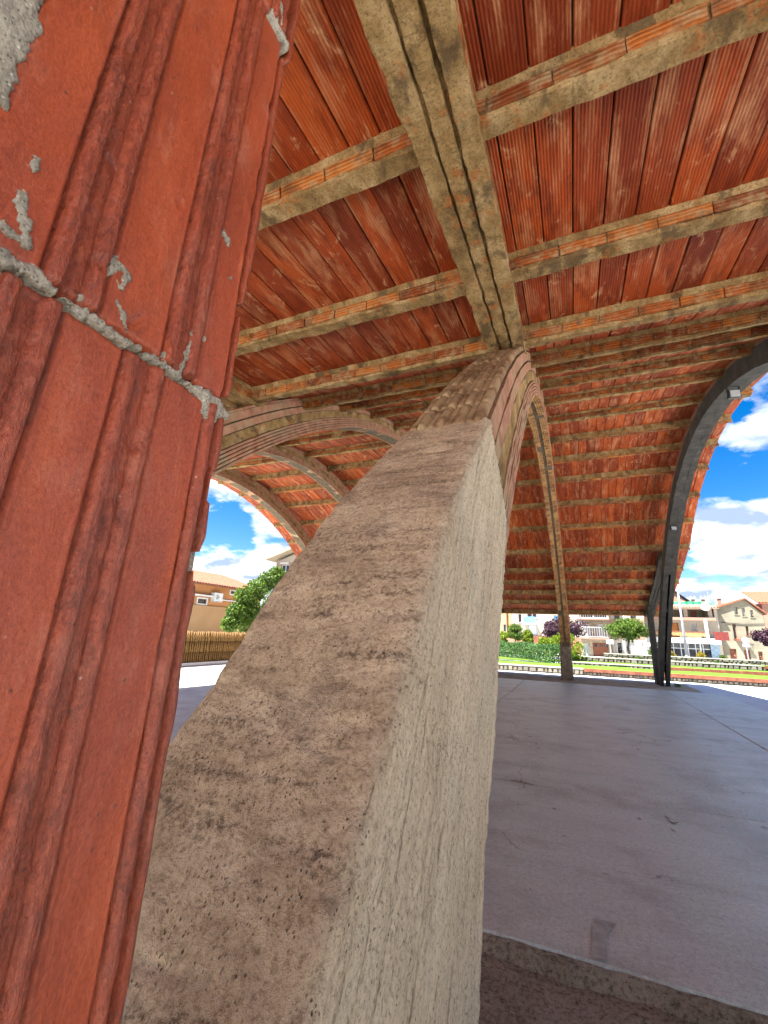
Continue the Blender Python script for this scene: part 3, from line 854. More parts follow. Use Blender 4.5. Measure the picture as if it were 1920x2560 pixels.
# tiles on the back of the near leg: ribbed, each one its own piece
def ext_tile_mesh(l, w):
    nx, ny = 60, 10; v = []; f = []
    for b in range(ny + 1):
        for a in range(nx + 1):
            x = -w / 2 + w * a / nx; y = l * b / ny
            ph = (a / nx * 4.0) % 1.0
            h = 0.0
            if 0.50 < ph < 0.95: h = 0.009 * min(1.0, 1.6 * math.sin((ph - 0.50) / 0.45 * math.pi))
            if ph < 0.08 or 0.42 < ph < 0.5: h = -0.008
            e = min(b, ny - b)
            h -= 0.007 if e == 0 else 0.0
            h += 0.0025 * mnoise.noise((x * 30, y * 18, 0.7))
            v.append((x, y, 0.03 + h))
    T = len(v)
    for b in range(ny + 1):
        for a in range(nx + 1):
            v.append((-w / 2 + w * a / nx, l * b / ny, 0.0))
    W = nx + 1
    for b in range(ny):
        for a in range(nx):
            i0 = b * W + a; f.append((i0, i0 + 1, i0 + W + 1, i0 + W))
    for a in range(nx):
        f.append((a, T + a, T + a + 1, a + 1)); q = ny * W + a; f.append((q, q + 1, T + q + 1, T + q))
    for b in range(ny):
        q = b * W; f.append((q, q + W, T + q + W, T + q)); q = b * W + nx; f.append((q, T + q, T + q + W, q + W))
    return make_mesh('tile', v, f, MEXT, True)
ext_me = ext_tile_mesh(0.236, 0.298)
y = 1.505; cnt = 0
while y < 4.3:
    z = zf(0.985, y); dz = -2 * (0.0686 - 0.0076 * 0.985) * (y - YC); th = math.atan(dz)
    o = bpy.data.objects.new('tile', ext_me); o.rotation_euler = (th + random.uniform(-0.008, 0.008), random.uniform(-0.008, 0.008), random.uniform(-0.006, 0.006))
    link(o, ARCH[0], ((-0.565 - 0.262) / 2, y, z)); y += 0.245 * math.cos(th); cnt += 1
# tiles on the soffit of the same arch: two files with a mortar joint between
sof_me = []
for s in range(4):
    v, f = brick_box(0.115, 0.030, 0.228)
    v = [(a + random.uniform(-.002, .002), b + random.uniform(-.002, .002), c + random.uniform(-.002, .002)) for a, b, c in v]
    sof_me.append(make_mesh('tile', v, f, MBRX))
x0, x1 = -0.565, -0.262
y = 3.2
while y < 17.2:
    z = zf(0.0, y); dz = -2 * 0.0686 * (y - YC); th = math.atan(dz)
    for xc in (x0 + 0.062, x1 - 0.062):
        if y < 5.5 and xc < -0.4: continue
        if random.random() < 0.06: continue
        o = bpy.data.objects.new('tile', random.choice(sof_me)); o.rotation_euler = (th, random.uniform(-.02, .02), random.uniform(-.02, .02))
        link(o, ARCH[0], (xc, y, z + 0.004 + random.uniform(-.002, .002)))
    y += 0.24 * math.cos(th)

# ---- feet
E_PTS = [(-0.66, -0.14), (-0.2, 0.36), (0.16, 0.76), (0.42, 1.04), (0.63, 1.27), (0.79, 1.49), (1.01, 1.735), (1.26, 1.965), (1.525, 2.20)]
I_PTS = [(0.86, -0.14), (1.02, 0.30), (1.15, 0.62), (1.27, 0.88), (1.42, 1.06), (1.58, 1.34), (1.73, 1.58), (1.83, 1.74), (1.90, 1.88)]
def lerp_pts(P, t):
    k = t * (len(P) - 1); i = min(int(k), len(P) - 2); a = k - i
    return (P[i][0] * (1 - a) + P[i + 1][0] * a, P[i][1] * (1 - a) + P[i + 1][1] * a)
def foot(name, xr, width, mirror, tmax, nt, nw, nd, mat, amp=1.0, parent=PAV):
    """loft with four faces: back (u along x), right side, soffit, left side"""
    V = []; F = []; dust = []
    per = []
    for a in range(nw): per.append((a / nw, 0.0, 0))             # back, from left to right
    for a in range(nd): per.append((1.0, a / nd, 1))             # right side
    for a in range(nw): per.append((1 - a / nw, 1.0, 2))         # soffit
    for a in range(nd): per.append((0.0, 1 - a / nd, 3))         # left side
    P = len(per)
    for i in range(nt + 1):
        t = tmax * i / nt
        e = lerp_pts(E_PTS, t); c = lerp_pts(I_PTS, t)
        wid = width * (1.0 + 0.28 * (1 - t) ** 1.3)
        dy, dz = c[0] - e[0], c[1] - e[1]
        dl = math.hypot(dy, dz)
        for (u, w, side) in per:
            # crumbly rounded arrises
            r = 0.012 + 0.008 * mnoise.noise((t * 30, side * 3.0, 1.1))
            px = xr - wid * (1 - u); py = e[0] + dy * w; pz = e[1] + dz * w
            du = min(u, 1 - u) * wid; dw = min(w, 1 - w) * dl
            cut = 0.0
            if du < r and dw < r:
                cut = r - math.hypot(r - du, r - dw) if False else max(0.0, math.hypot(r - du, r - dw) - r * 0.62)
            nx = (1 if side == 1 else -1 if side == 3 else 0)
            ny, nz = 0.0, 0.0
            if side == 0: ny, nz = -dy / dl, -dz / dl
            if side == 2: ny, nz = dy / dl, dz / dl
            s = t * 3.3
            d = 0.003 * fbm(px * 6, py * 6, pz * 6, 4) + 0.0028 * fbm(px * 32, py * 32, pz * 32, 3)
            if side in (0, 2):      # lifts of the pour: rough ledges across the back
                lift = s * 4.3 + 0.35 * mnoise.noise((px * 5, s * 0.6, 7.7))
                fr = lift - math.floor(lift)
                d += -0.006 * math.exp(-((fr - 0.5) / 0.03) ** 2) * max(0.0, 0.15 + 1.5 * mnoise.noise((px * 9, math.floor(lift) * 3.1, 0.2)))
                d += 0.004 * mnoise.noise((math.floor(lift + 0.5) * 5.3, 0.3, 0.1))
            if side in (1, 3):      # long form boards
                k = w * 7.0 + 0.05 * mnoise.noise((s * 1.5, w, 3.3)); b = math.floor(k); fr = k - b
                d += 0.0045 * mnoise.noise((b * 7.7, 0.4, 0.9)) - 0.006 * math.exp(-(min(fr, 1 - fr) / 0.04) ** 2)
                d += 0.002 * mnoise.noise((w * 60, s * 3, 5.5))
            d *= amp
            px += nx * d; py += ny * d; pz += nz * d
            if cut > 0:
                cx = xr - wid / 2; cy = e[0] + dy * 0.5; cz = e[1] + dz * 0.5
                q = Vector((cx - px, cy - py, cz - pz)).normalized() * cut * 0.9
                px += q.x; py += q.y; pz += q.z
            if mirror: py = 2 * YC - py
            V.append((px, py, pz))
            nn = 0.5 + 0.9 * mnoise.noise((px * 9, py * 9, pz * 9))
            if side == 0: dv = 1.0 - smooth01((u - 0.90) / 0.12) * 0.6 * (0.6 + nn * 0.6)
            elif side == 1: dv = max(0.0, 0.55 * (1 - w / 0.10) * nn) if w < 0.10 else 0.0
            elif side == 2: dv = 0.6
            else: dv = 0.4
            dust.append(min(1, max(0, dv)))
    for i in range(nt):
        a = i * P; b = a + P
        for j in range(P):
            l = (j + 1) % P
            q = (a + j, a + l, b + l, b + j)
            F.append(q if not mirror else q[::-1])
    top = tuple(nt * P + j for j in range(P)); F.append(top if not mirror else top[::-1])
    o = mobj(name, V, F, mat, parent, None, True)
    at = o.data.attributes.new('dust', 'FLOAT', 'POINT'); at.data.foreach_set('value', np.array(dust, dtype=np.float32))
    return o
for fi, (x0, x1, kind) in enumerate(FRAMES):
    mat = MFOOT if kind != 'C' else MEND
    if kind == 'A':
        foot('concrete_foot', -0.246, 0.335, False, 1.0, 330, 60, 150, mat, 1.0)
    else:
        foot('concrete_foot', x1 + 0.02, x1 - x0 + 0.04, False, 1.0, 30, 6, 10, mat, 1.0)
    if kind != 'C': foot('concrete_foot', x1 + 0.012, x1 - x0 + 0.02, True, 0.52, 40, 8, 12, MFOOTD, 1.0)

# ---- canopy ribs
def zb_interp(y):
    for i in range(NP - 1):
        if ZB[i][0] <= y <= ZB[i + 1][0]:
            a = (y - ZB[i][0]) / (ZB[i + 1][0] - ZB[i][0])
            return ZB[i][1] * (1 - a) + ZB[i + 1][1] * a
    return ZB[0][1] if y < ZB[0][0] else ZB[-1][1]
def rib(x0, x1, y0, y1, ny, mat, hi):
    w = x1 - x0
    prof = [(0.0, 0.0), (0.30, 0.0), (0.315, 0.030), (0.355, 0.030), (0.37, 0.012), (0.63, 0.012), (0.645, 0.034), (0.685, 0.034), (0.70, 0.0), (1.0, 0.0),
            (1.0, 0.05), (0.965, 0.056), (0.965, 0.155), (0.985, 0.16), (0.985, 0.24), (0.015, 0.24), (0.015, 0.16), (0.035, 0.155), (0.035, 0.056), (0.0, 0.05)]
    K = len(prof); v = []; f = []
    for s in range(ny + 1):
        y = y0 + (y1 - y0) * s / ny
        z = zb_interp(y) - 0.045
        # smooth the kinks of the polyline
        z = (z + zb_interp(y - 0.25) - 0.045 + zb_interp(y + 0.25) - 0.045) / 3 if y0 + 0.3 < y < y1 - 0.3 else z
        for kk, (p, q) in enumerate(prof):
            r = 0.011 * mnoise.noise((y * 6.3, kk * 1.3 + x0, 0.2)) + 0.007 * mnoise.noise((y * 23, kk * 2.7, x0)) if hi else 0.008 * mnoise.noise((y * 4, kk * 1.3, x0))
            if 4 <= kk <= 5: r *= 1.5
            v.append((x0 + p * w + (r if kk in (0, 9, 19, 10, 1, 8) else r * 0.5), y, z + q + r * 0.7))
    for s in range(ny):
        a = s * K; b = a + K
        for kk in range(K):
            l = (kk + 1) % K; f.append((a + kk, b + kk, b + l, a + l))
    f.append(tuple(range(K))); f.append(tuple(ny * K + q for q in reversed(range(K))))
    if mat is MRIB:
        mi = [1 if (i % K) in (11, 12, 17, 18) else 0 for i in range(ny * K)] + [0, 0]
        return mobj('canopy_rib', v, f, [mat, MBR], PAV, None, False, mi)
    return mobj('canopy_rib', v, f, mat, PAV)
for fi, (x0, x1, kind) in enumerate(FRAMES):
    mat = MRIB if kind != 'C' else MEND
    rib(x0, x1 + (0.012 if kind == 'A' else 0), -1.72, 3.75, 240 if kind == 'A' else 40, mat, kind == 'A')
    rib(x0, x1, 15.3, 19.95, 40, mat, False)

# ---- pillars under the canopies
def plain_pillar(x1, y0, y1, z1, mat):
    m = MB(); x0 = x1 - 0.15
    m.box(x0 + 0.012, x1 - 0.012, y0 + 0.012, y1 - 0.012, -0.1, z1)
    o = m.build('pillar', mat, PAV)
    mm = MB(); z = 0.02
    while z < z1 - 0.1:
        zz = min(z + 0.42, z1)
        yy = y0
        while yy < y1 - 0.03:
            ye = min(yy + 0.068, y1)
            mm.box(x0, x1, yy + 0.003, ye - 0.003, z, zz); yy += 0.068
        z += 0.435
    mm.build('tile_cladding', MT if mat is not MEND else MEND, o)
for fi, (x0, x1, kind) in enumerate(FRAMES):
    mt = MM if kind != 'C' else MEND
    if kind != 'A': plain_pillar(x1 - (0.18 if kind == 'C' else 0.0), -0.40, 0.245, zb_interp(0.0) - 0.03, mt)
    plain_pillar(x1 - (0.18 if kind == 'C' else 0.0), 18.75, 19.25, zb_interp(19.0) - 0.03, mt)

# the pillar beside the viewer, tile by tile
PX = -0.25
m = MB(); m.box(PX - 0.148, PX - 0.010, -0.42, 0.243, -0.1, zb_interp(0.0) - 0.02)
PIL = m.build('pillar', MM, PAV)
def ridge(r, a, b):
    if r <= a or r >= b: return 0.0
    q = (r - a) / (b - a); return min(1.0, min(q, 1 - q) * 8.0)
def band_profile(y, bands):
    """height of the tile face and how rough it is"""
    h, rough = 0.0, 0.0
    for (b0, b1) in bands:
        r = (y - b0) / (b1 - b0)
        if -0.12 < r < 1.12:
            if 0 <= r <= 1: rough = 1.0
            h = 0.0040 * ridge(r, 0.07, 0.33) + 0.0040 * ridge(r, 0.67, 0.93) + 0.0004
            h -= 0.0055 * math.exp(-((r - 0.02) / 0.030) ** 2) + 0.0050 * math.exp(-((r - 0.98) / 0.030) ** 2)
            h -= 0.0012 * math.exp(-((r - 0.37) / 0.03) ** 2) + 0.0012 * math.exp(-((r - 0.63) / 0.03) ** 2)
    return h, rough
def face_tile(name, y0, y1, z0, z1, bands, seed, ny, nz, lean=0.0, label=None):
    v = []; f = []; bd = []
    for b in range(nz + 1):
        for a in range(ny + 1):
            y = y0 + (y1 - y0) * a / ny; z = z0 + (z1 - z0) * b / nz
            yw = y + 0.0009 * mnoise.noise((z * 7, seed, 0.1))
            h, rg = band_profile(yw, bands)
            h += 0.0007 * fbm(y * 28, z * 10, seed) + 0.0007 * mnoise.noise((y * 190, z * 120, seed)) * rg + 0.0006 * mnoise.noise((y * 70, z * 60, seed + 2)) * rg
            ed = min(z - z0, z1 - z, y - y0 + 0.004, y1 - y + 0.002)
            chip = 0.004 + 0.006 * max(0, mnoise.noise((y * 45, z * 45, seed + 4)))
            if ed < chip: h -= 0.010 * (1 - ed / chip) ** 1.3
            # scattered knocks
            kn = mnoise.noise((y * 60, z * 42, seed + 9))
            if kn > 0.62: h -= (kn - 0.62) * 0.012
            v.append((PX + h, y + lean * (z - 1.57), z)); bd.append(rg)
    T = len(v)
    for b in range(nz + 1):
        for a in range(ny + 1):
            y = y0 + (y1 - y0) * a / ny; z = z0 + (z1 - z0) * b / nz
            if a in (0, ny) or b in (0, nz):
                pass
            v.append((PX - 0.022, y + lean * (z - 1.57), z)); bd.append(0)
    W = ny + 1
    for b in range(nz):
        for a in range(ny):
            i0 = b * W + a; f.append((i0, i0 + 1, i0 + W + 1, i0 + W))
    for a in range(ny):
        f.append((a, T + a, T + a + 1, a + 1)); q = nz * W + a; f.append((q, q + 1, T + q + 1, T + q))
    for b in range(nz):
        q = b * W; f.append((q, q + W, T + q + W, T + q)); q = b * W + ny; f.append((q, T + q, T + q + W, q + W))
    o = mobj(name, v, f, MT, PIL, None, True)
    at = o.data.attributes.new('band', 'FLOAT', 'POINT'); at.data.foreach_set('value', np.array(bd, dtype=np.float32))
    return o
LOWB = [(-0.119, -0.087), (-0.051, -0.019), (0.017, 0.049), (0.085, 0.117), (0.153, 0.184), (0.222, 0.2475)]
UPB = [(-0.06, -0.028), (0.034, 0.064), (0.101, 0.134), (0.178, 0.208), (0.237, 0.262)]
face_tile('tile', -0.02, 0.2355, 1.135, 1.5700, LOWB, 1.3, 190, 230, 0.028)
face_tile('tile', 0.0655, 0.2385, 1.5730, 2.012, UPB, 5.7, 150, 230, 0.02)
face_tile('tile', 0.03, 0.2475, 2.024, 2.45, [(0.06, 0.095), (0.14, 0.172), (0.226, 0.25)], 8.9, 110, 140)
face_tile('tile', -0.02, 0.2335, 0.69, 1.126, LOWB, 3.1, 60, 60)
face_tile('tile', 0.02, 0.2335, 0.25, 0.68, UPB, 6.1, 40, 40)
for z in (0.25, 0.69, 1.135, 1.575, 2.024, 2.46, 2.90): face_tile('tile', -0.40, -0.03, z, z + 0.427, LOWB, z * 3, 40, 20)
face_tile('tile', 0.0, 0.2475, 2.462, 2.89, UPB, 2.9, 50, 30); face_tile('tile', 0.0, 0.2475, 2.90, 3.30, LOWB, 2.2, 50, 30)
# thin end tiles whose broken edges make the silhouette
def end_tile(z0, z1, ybase, thick, seed, lean=0.024):
    nz, nx = 110, 8; v = []; f = []
    for b in range(nz + 1):
        z = z0 + (z1 - z0) * b / nz
        e = min(z - z0, z1 - z); tp = 1 - 0.5 * math.exp(-(e / 0.008) ** 2)
        th = thick * tp * (0.92 + 0.16 * mnoise.noise((z * 30, seed, 0.2))) + 0.0025 * max(0, mnoise.noise((z * 16, seed, 3.2)) - 0.1)
        if mnoise.noise((z * 21, seed, 7.7)) > 0.45: th *= 0.45
        yb = ybase + lean * (z - 1.57)
        xr = PX - 0.0015 + 0.002 * mnoise.noise((z * 25, seed, 1.0))
        v += [(PX - 0.14, yb, z), (xr, yb, z), (xr + 0.0015, yb + th * 0.35, z), (xr - 0.0005, yb + th * 0.8, z), (xr - 0.004, yb + th, z), (PX - 0.14, yb + th, z)]
    for b in range(nz):
        a = b * 6
        for c in range(6):
            d = (c + 1) % 6; f.append((a + c, a + d, a + 6 + d, a + 6 + c))
    f.append((5, 4, 3, 2, 1, 0)); f.append(tuple(nz * 6 + q for q in range(6)))
    o = mobj('end_tile', v, f, MT, PIL, None, True)
    at = o.data.attributes.new('band', 'FLOAT', 'POINT'); at.data.foreach_set('value', np.full(len(v), 0.75, dtype=np.float32))
end_tile(1.05, 1.437, 0.2372, 0.0085, 2.0); end_tile(1.452, 1.575, 0.2385, 0.0085, 5.0); end_tile(1.582, 1.66, 0.2415, 0.0055, 7.0)
end_tile(1.675, 2.0, 0.2400, 0.0095, 9.0); end_tile(2.01, 2.5, 0.2490, 0.008, 12.0)
# mortar that has squeezed out of the joints and been smeared over the tiles
SEGS = [((0.0837, 1.572), (0.1008, 1.5748), 0.0040), ((0.1008, 1.5748), (0.1244, 1.5722), 0.0024), ((0.1244, 1.5722), (0.1537, 1.5715), 0.0025), ((0.1537, 1.5715), (0.1945, 1.572), 0.0026),
        ((0.1945, 1.572), (0.2239, 1.5695), 0.0034), ((0.2239, 1.5695), (0.237, 1.566), 0.0070), ((0.05, 1.573), (0.0837, 1.572), 0.006),
        ((0.0867, 1.6396), (0.0864, 1.6279), 0.0020), ((0.0856, 1.613), (0.088, 1.600), 0.0036), ((0.088, 1.600), (0.0927, 1.5878), 0.0034), ((0.082, 1.590), (0.090, 1.588), 0.0034),
        ((0.126, 1.578), (0.1284, 1.5951), 0.0036), ((0.1284, 1.5951), (0.1334, 1.6068), 0.0022), ((0.1334, 1.6068), (0.1378, 1.6201), 0.0030), ((0.141, 1.618), (0.145, 1.6157), 0.0017), ((0.145, 1.6157), (0.1425, 1.603), 0.0018), ((0.139, 1.606), (0.1425, 1.6013), 0.0018),
        ((0.143, 1.592), (0.1475, 1.5847), 0.0034), ((0.1475, 1.5847), (0.1529, 1.578), 0.0018),
        ((0.195, 1.574), (0.1985, 1.592), 0.0036), ((0.1985, 1.592), (0.2024, 1.641), 0.0017), ((0.181, 1.578), (0.186, 1.590), 0.0024),
        ((0.2337, 1.5647), (0.228, 1.558), 0.0075), ((0.213, 1.7175), (0.216, 1.7155), 0.0036), ((0.2096, 1.615), (0.2110, 1.612), 0.0013), ((0.2272, 1.6854), (0.2272, 1.686), 0.0016),
        ((0.2274, 2.029), (0.2386, 2.0225), 0.004), ((0.2386, 2.0225), (0.25, 2.022), 0.0065), ((0.2364, 2.0595), (0.243, 2.035), 0.003), ((0.229, 2.05), (0.235, 2.03), 0.0025),
        ((0.1233, 1.5695), (0.1233, 1.570), 0.0042), ((0.113, 1.3975), (0.1145, 1.396), 0.0026), ((0.0655, 1.655), (0.062, 1.70), 0.004), ((0.060, 1.70), (0.058, 1.80), 0.0105), ((0.058, 1.80), (0.052, 2.02), 0.012)]
ny_, nz_ = 250, 420
yy = np.linspace(0.02, 0.256, ny_ + 1); zz = np.linspace(1.36, 2.07, nz_ + 1)
Yg, Zg = np.meshgrid(yy, zz)
wob = np.zeros_like(Yg); wob2 = np.zeros_like(Yg)
for b in range(nz_ + 1):
    for a in range(ny_ + 1):
        wob[b, a] = fbm(yy[a] * 90, zz[b] * 90, 2.2, 3); wob2[b, a] = fbm(yy[a] * 300, zz[b] * 300, 4.2, 2)
H_ = np.full_like(Yg, -0.012)
for (p, q, r) in SEGS:
    d = np.array(q) - np.array(p); L2 = d @ d + 1e-12
    t = np.clip(((Yg - p[0]) * d[0] + (Zg - p[1]) * d[1]) / L2, 0, 1)
    dist = np.hypot(Yg - p[0] - t * d[0], Zg - p[1] - t * d[1]) + 0.0040 * wob * min(1.0, r / 0.003)
    q_ = 1 - dist / r
    H_ = np.maximum(H_, np.where(q_ > 0, 0.0002 + (0.0012 if r < 0.0046 else 0.0016) * np.clip(q_ * 3, 0, 1), -0.012 + 0.0118 * np.exp(-np.clip(-q_, 0, 9) * 6)))
H_ += 0.0012 * wob2
v = []; idx = {}; f = []
keep = H_ > -0.011
for b in range(nz_):
    for a in range(ny_):
        if keep[b:b + 2, a:a + 2].any():
            q = []
            for (bb, aa) in ((b, a), (b, a + 1), (b + 1, a + 1), (b + 1, a)):
                if (bb, aa) not in idx:
                    idx[(bb, aa)] = len(v); v.append((PX + H_[bb, aa], yy[aa], zz[bb]))
                q.append(idx[(bb, aa)])
            f.append(tuple(q))
par = list(range(len(v)))
def root_of(i):
    while par[i] != i:
        par[i] = par[par[i]]; i = par[i]
    return i
for q in f:
    r0 = root_of(q[0])
    for k in q[1:]: par[root_of(k)] = r0
groups = {}
for q in f: groups.setdefault(root_of(q[0]), []).append(q)
for g in groups.values():
    if len(g) < 12: continue
    ids = sorted({i for q in g for i in q}); mp = {i: k for k, i in enumerate(ids)}
    mobj('mortar_joint' if len(g) > 3000 else 'mortar_smear', [v[i] for i in ids], [tuple(mp[i] for i in q) for q in g], MMW, PIL, None, True)

# ---- floodlights fixed under the end arch
def floodlight(y, big, label):
    z = zf(0, y); x = 2.53
    r = empty('floodlight', (x, y, z), label, 'floodlight', 'floodlights under the end arch')
    s = 0.72 if big else 0.62
    th = math.atan(-2 * 0.0686 * (y - YC))
    m = MB(); m.box(-0.11 * s, 0.11 * s, -0.05 * s, 0.05 * s, -0.26 * s, -0.08 * s)
    for k in range(6): m.box(-0.09 * s + k * 0.034 * s, -0.08 * s + k * 0.034 * s, 0.05 * s, 0.075 * s, -0.25 * s, -0.09 * s)
    R3 = Matrix.Rotation(th * 0.6, 3, 'X') @ Matrix.Rotation(0.25, 3, 'Z')
    def place(mb, nm, mt):
        vv = [tuple(R3 @ Vector(p) + Vector((x, y, z))) for p in mb.v]
        mobj(nm, vv, mb.f, mt, r)
    place(m, 'housing', MDARK)
    g = MB(); g.box(-0.095 * s, 0.095 * s, -0.058 * s, -0.05 * s, -0.245 * s, -0.095 * s); place(g, 'lens', simple('lamp_glass', (0.30, 0.30, 0.29), 0.3, 0.2, 9, 0))
    b = MB(); b.box(-0.125 * s, -0.112 * s, -0.015, 0.015, -0.18 * s, 0.0); b.box(0.112 * s, 0.125 * s, -0.015, 0.015, -0.18 * s, 0.0); b.box(-0.125 * s, 0.125 * s, -0.015, 0.015, -0.012, 0.004); place(b, 'bracket', MDARK)
    c = MB(); c.path_tube([(0.1 * s, 0.05, -0.15), (0.16 * s, 0.09, -0.2), (0.19 * s, 0.1, -0.12), (0.15 * s, 0.06, 0.0)], 0.005); place(c, 'cable', MDARK)
floodlight(7.75, True, 'larger pale floodlight high under the dark end arch, nearest the viewer')
floodlight(13.35, False, 'smaller pale floodlight lower down the far side of the dark end arch')

# ------------------------------------------------------------------ terraces beyond the pavilion
def stone_wall(name, x0, x1, y, z0, z1, label, d=0.3, cap=True, st=0.16):
    r = empty(name, ((x0 + x1) / 2, y, z0), label, 'wall')
    m = MB(); m.box(x0, x1, y + 0.05, y + d, z0 - 0.25, z1 - 0.01)
    m.build('wall_core', simple('wall_bedding', (0.10, 0.09, 0.07), 0.95, 0.3, 7, 0.4), r)
    sv = []; sf = []; rr = []
    z = z0
    rows = max(1, int(round((z1 - z0) / st))); h = (z1 - z0) / rows
    for k in range(rows):
        x = x0 + random.uniform(-0.1, 0)
        while x < x1:
            l = st * random.uniform(0.8, 2.1)
            a0, a1 = max(x, x0) + 0.012, min(x + l, x1) - 0.012
            if a1 - a0 > 0.03:
                q = len(sv); p = random.uniform(0.0, 0.05); j = lambda: random.uniform(-0.02, 0.02)
                b0, b1 = z + 0.01, z + h - 0.01
                sv += [(a0 + j(), y + 0.06, b0 + j() * .4), (a1 + j(), y + 0.06, b0 + j() * .4), (a1 + j(), y + 0.06, b1 + j() * .4), (a0 + j(), y + 0.06, b1 + j() * .4)]
                cx, cz = (a0 + a1) / 2, (b0 + b1) / 2
                for (px, pz) in ((a0, b0), (a1, b0), (a1, b1), (a0, b1)):
                    sv.append((cx + (px - cx) * 0.72 + j(), y - p, cz + (pz - cz) * 0.68 + j() * .5))
                sf += [(q + 4, q + 5, q + 6, q + 7)] + [(q + i, q + (i + 1) % 4, q + 4 + (i + 1) % 4, q + 4 + i) for i in range(4)]
                rr += [random.random()] * 5
            x += l
        z += h
    o = mobj('stones', sv, sf, MSTONE, r); stuff(o)
    at = o.data.attributes.new('rnd', 'FLOAT', 'FACE'); at.data.foreach_set('value', np.array(rr, dtype=np.float32))
    if cap:
        m = MB(); m.box(x0, x1, y - 0.03, y + d + 0.02, z1, z1 + 0.045); m.build('coping', MCOPE, r)
    return r
stone_wall('stone_wall', -16, 0.12, 21.6, G, 0.15, 'low rubble wall with pale coping below the hedge lawn')
stone_wall('stone_wall', 0.14, 16, 21.66, G, 0.07, 'shallow rubble footing under the nearest red sleeper edge', 0.2, False, 0.09)
def sleeper(x0, x1, y, z0, z1, label):
    m = MB(); n = max(1, int((x1 - x0) / 2.4))
    r = empty('sleeper_edge', ((x0 + x1) / 2, y, z0), label, 'edging')
    for k in range(n):
        m = MB(); a = x0 + (x1 - x0) * k / n; b = x0 + (x1 - x0) * (k + 1) / n
        m.box(a + 0.006, b - 0.006, y, y + 0.14, z0 + random.uniform(-0.006, 0.006), z1 + random.uniform(-0.008, 0.008)); m.build('sleeper', MRAIL, r)
sleeper(0.13, 16, 21.58, 0.075, 0.205, 'nearest long rust red sleeper edging in front of the lawn')
sleeper(3.75, 18, 25.0, 0.17, 0.30, 'second rust red sleeper edging, right of the dark end post')
sleeper(8.4, 20, 28.45, 0.33, 0.45, 'short rust red sleeper edging at the right, highest of the three')
structure(grid_sheet('lower_lawn', -16, 18, 21.78, 25.05, 0.175, MGRASS, 60, 8, 0.02, 1.2))
structure(grid_sheet('garden_path', -16, -1.2, 25.2, 27.0, 0.20, MPATH))
stone_wall('stone_wall', -0.8, 3.72, 25.0, 0.10, 0.26, 'middle rubble wall with pale coping left of the dark end post')
stone_wall('stone_wall', 3.75, 18, 25.06, 0.02, 0.165, 'rubble footing under the second red sleeper edge', 0.2, False, 0.09)
structure(grid_sheet('middle_lawn', -16, 20, 25.25, 28.45, 0.235, MGRASS, 60, 8, 0.02, 1.2))
stone_wall('stone_wall', -0.5, 8.3, 28.5, 0.21, 0.42, 'third rubble wall with pale coping across the lawn')
stone_wall('stone_wall', 8.35, 20, 28.52, 0.16, 0.33, 'rubble footing under the highest red sleeper edge', 0.2, False, 0.09)
structure(grid_sheet('upper_lawn', -16, 20, 28.75, 31.0, 0.40, MGRASS, 60, 6, 0.02, 1.2))
stone_wall('stone_wall', 1.4, 22, 31.0, 0.36, 0.60, 'highest rubble wall along the road with pale coping', 0.35)
structure(grid_sheet('road', -60, 80, 33.0, 44.0, G + 0.004, MROAD))

# ------------------------------------------------------------------ plants
def leaf_quads(cx, n, size, shape):
    """shape(): returns a point; leaves are small bent quads"""
    v = []; f = []; r = []
    for _ in range(n):
        p, outn = shape()
        l = size * random.uniform(0.6, 1.35); w = l * random.uniform(0.45, 0.75)
        a = Vector((random.gauss(0, 1), random.gauss(0, 1), random.gauss(0, 1)))
        d = (a.normalized() + outn * 0.7).normalized()
        s = d.orthogonal().normalized(); s = (Matrix.Rotation(random.uniform(0, 6.28), 3, d) @ s)
        q = s.cross(d)
        k = len(v)
        P = Vector(p)
        v += [tuple(P - s * l * 0.5), tuple(P + q * w * 0.5 + d * l * 0.12), tuple(P + s * l * 0.5), tuple(P - q * w * 0.5 + d * l * 0.12)]
        f += [(k, k + 1, k + 2, k + 3)]; r.append(random.random())
    return v, f, r
def foliage(name, n, size, shape, mat, parent):
    v, f, r = leaf_quads(None, n, size, shape)
    o = mobj(name, v, f, mat, parent)
    at = o.data.attributes.new('rnd', 'FLOAT', 'FACE'); at.data.foreach_set('value', np.array(r, dtype=np.float32))
    return o
def ball_shape(c, rad, clumps=26, seed=1, squash=0.9, core=0.55):
    R = random.Random(seed); cl = []
    for _ in range(clumps):
        d = Vector((R.gauss(0, 1), R.gauss(0, 1), R.gauss(0, 1))).normalized()
        k = R.uniform(core, 1.0) * (1.18 if R.random() < 0.16 else 1.0)
        cl.append((Vector((c[0] + d.x * rad[0] * k * 0.85, c[1] + d.y * rad[1] * k * 0.85, c[2] + d.z * rad[2] * k * 0.85)), R.uniform(0.25, 0.45)))
    def sh():
        p, s = random.choice(cl)
        d = Vector((random.gauss(0, 1), random.gauss(0, 1), random.gauss(0, 1))).normalized()
        rr = s * (random.random() ** 0.35)
        q = (p.x + d.x * rad[0] * rr, p.y + d.y * rad[1] * rr, p.z + d.z * rad[2] * rr)
        return q, (d + Vector((0, 0, 0.4))).normalized()
    return sh
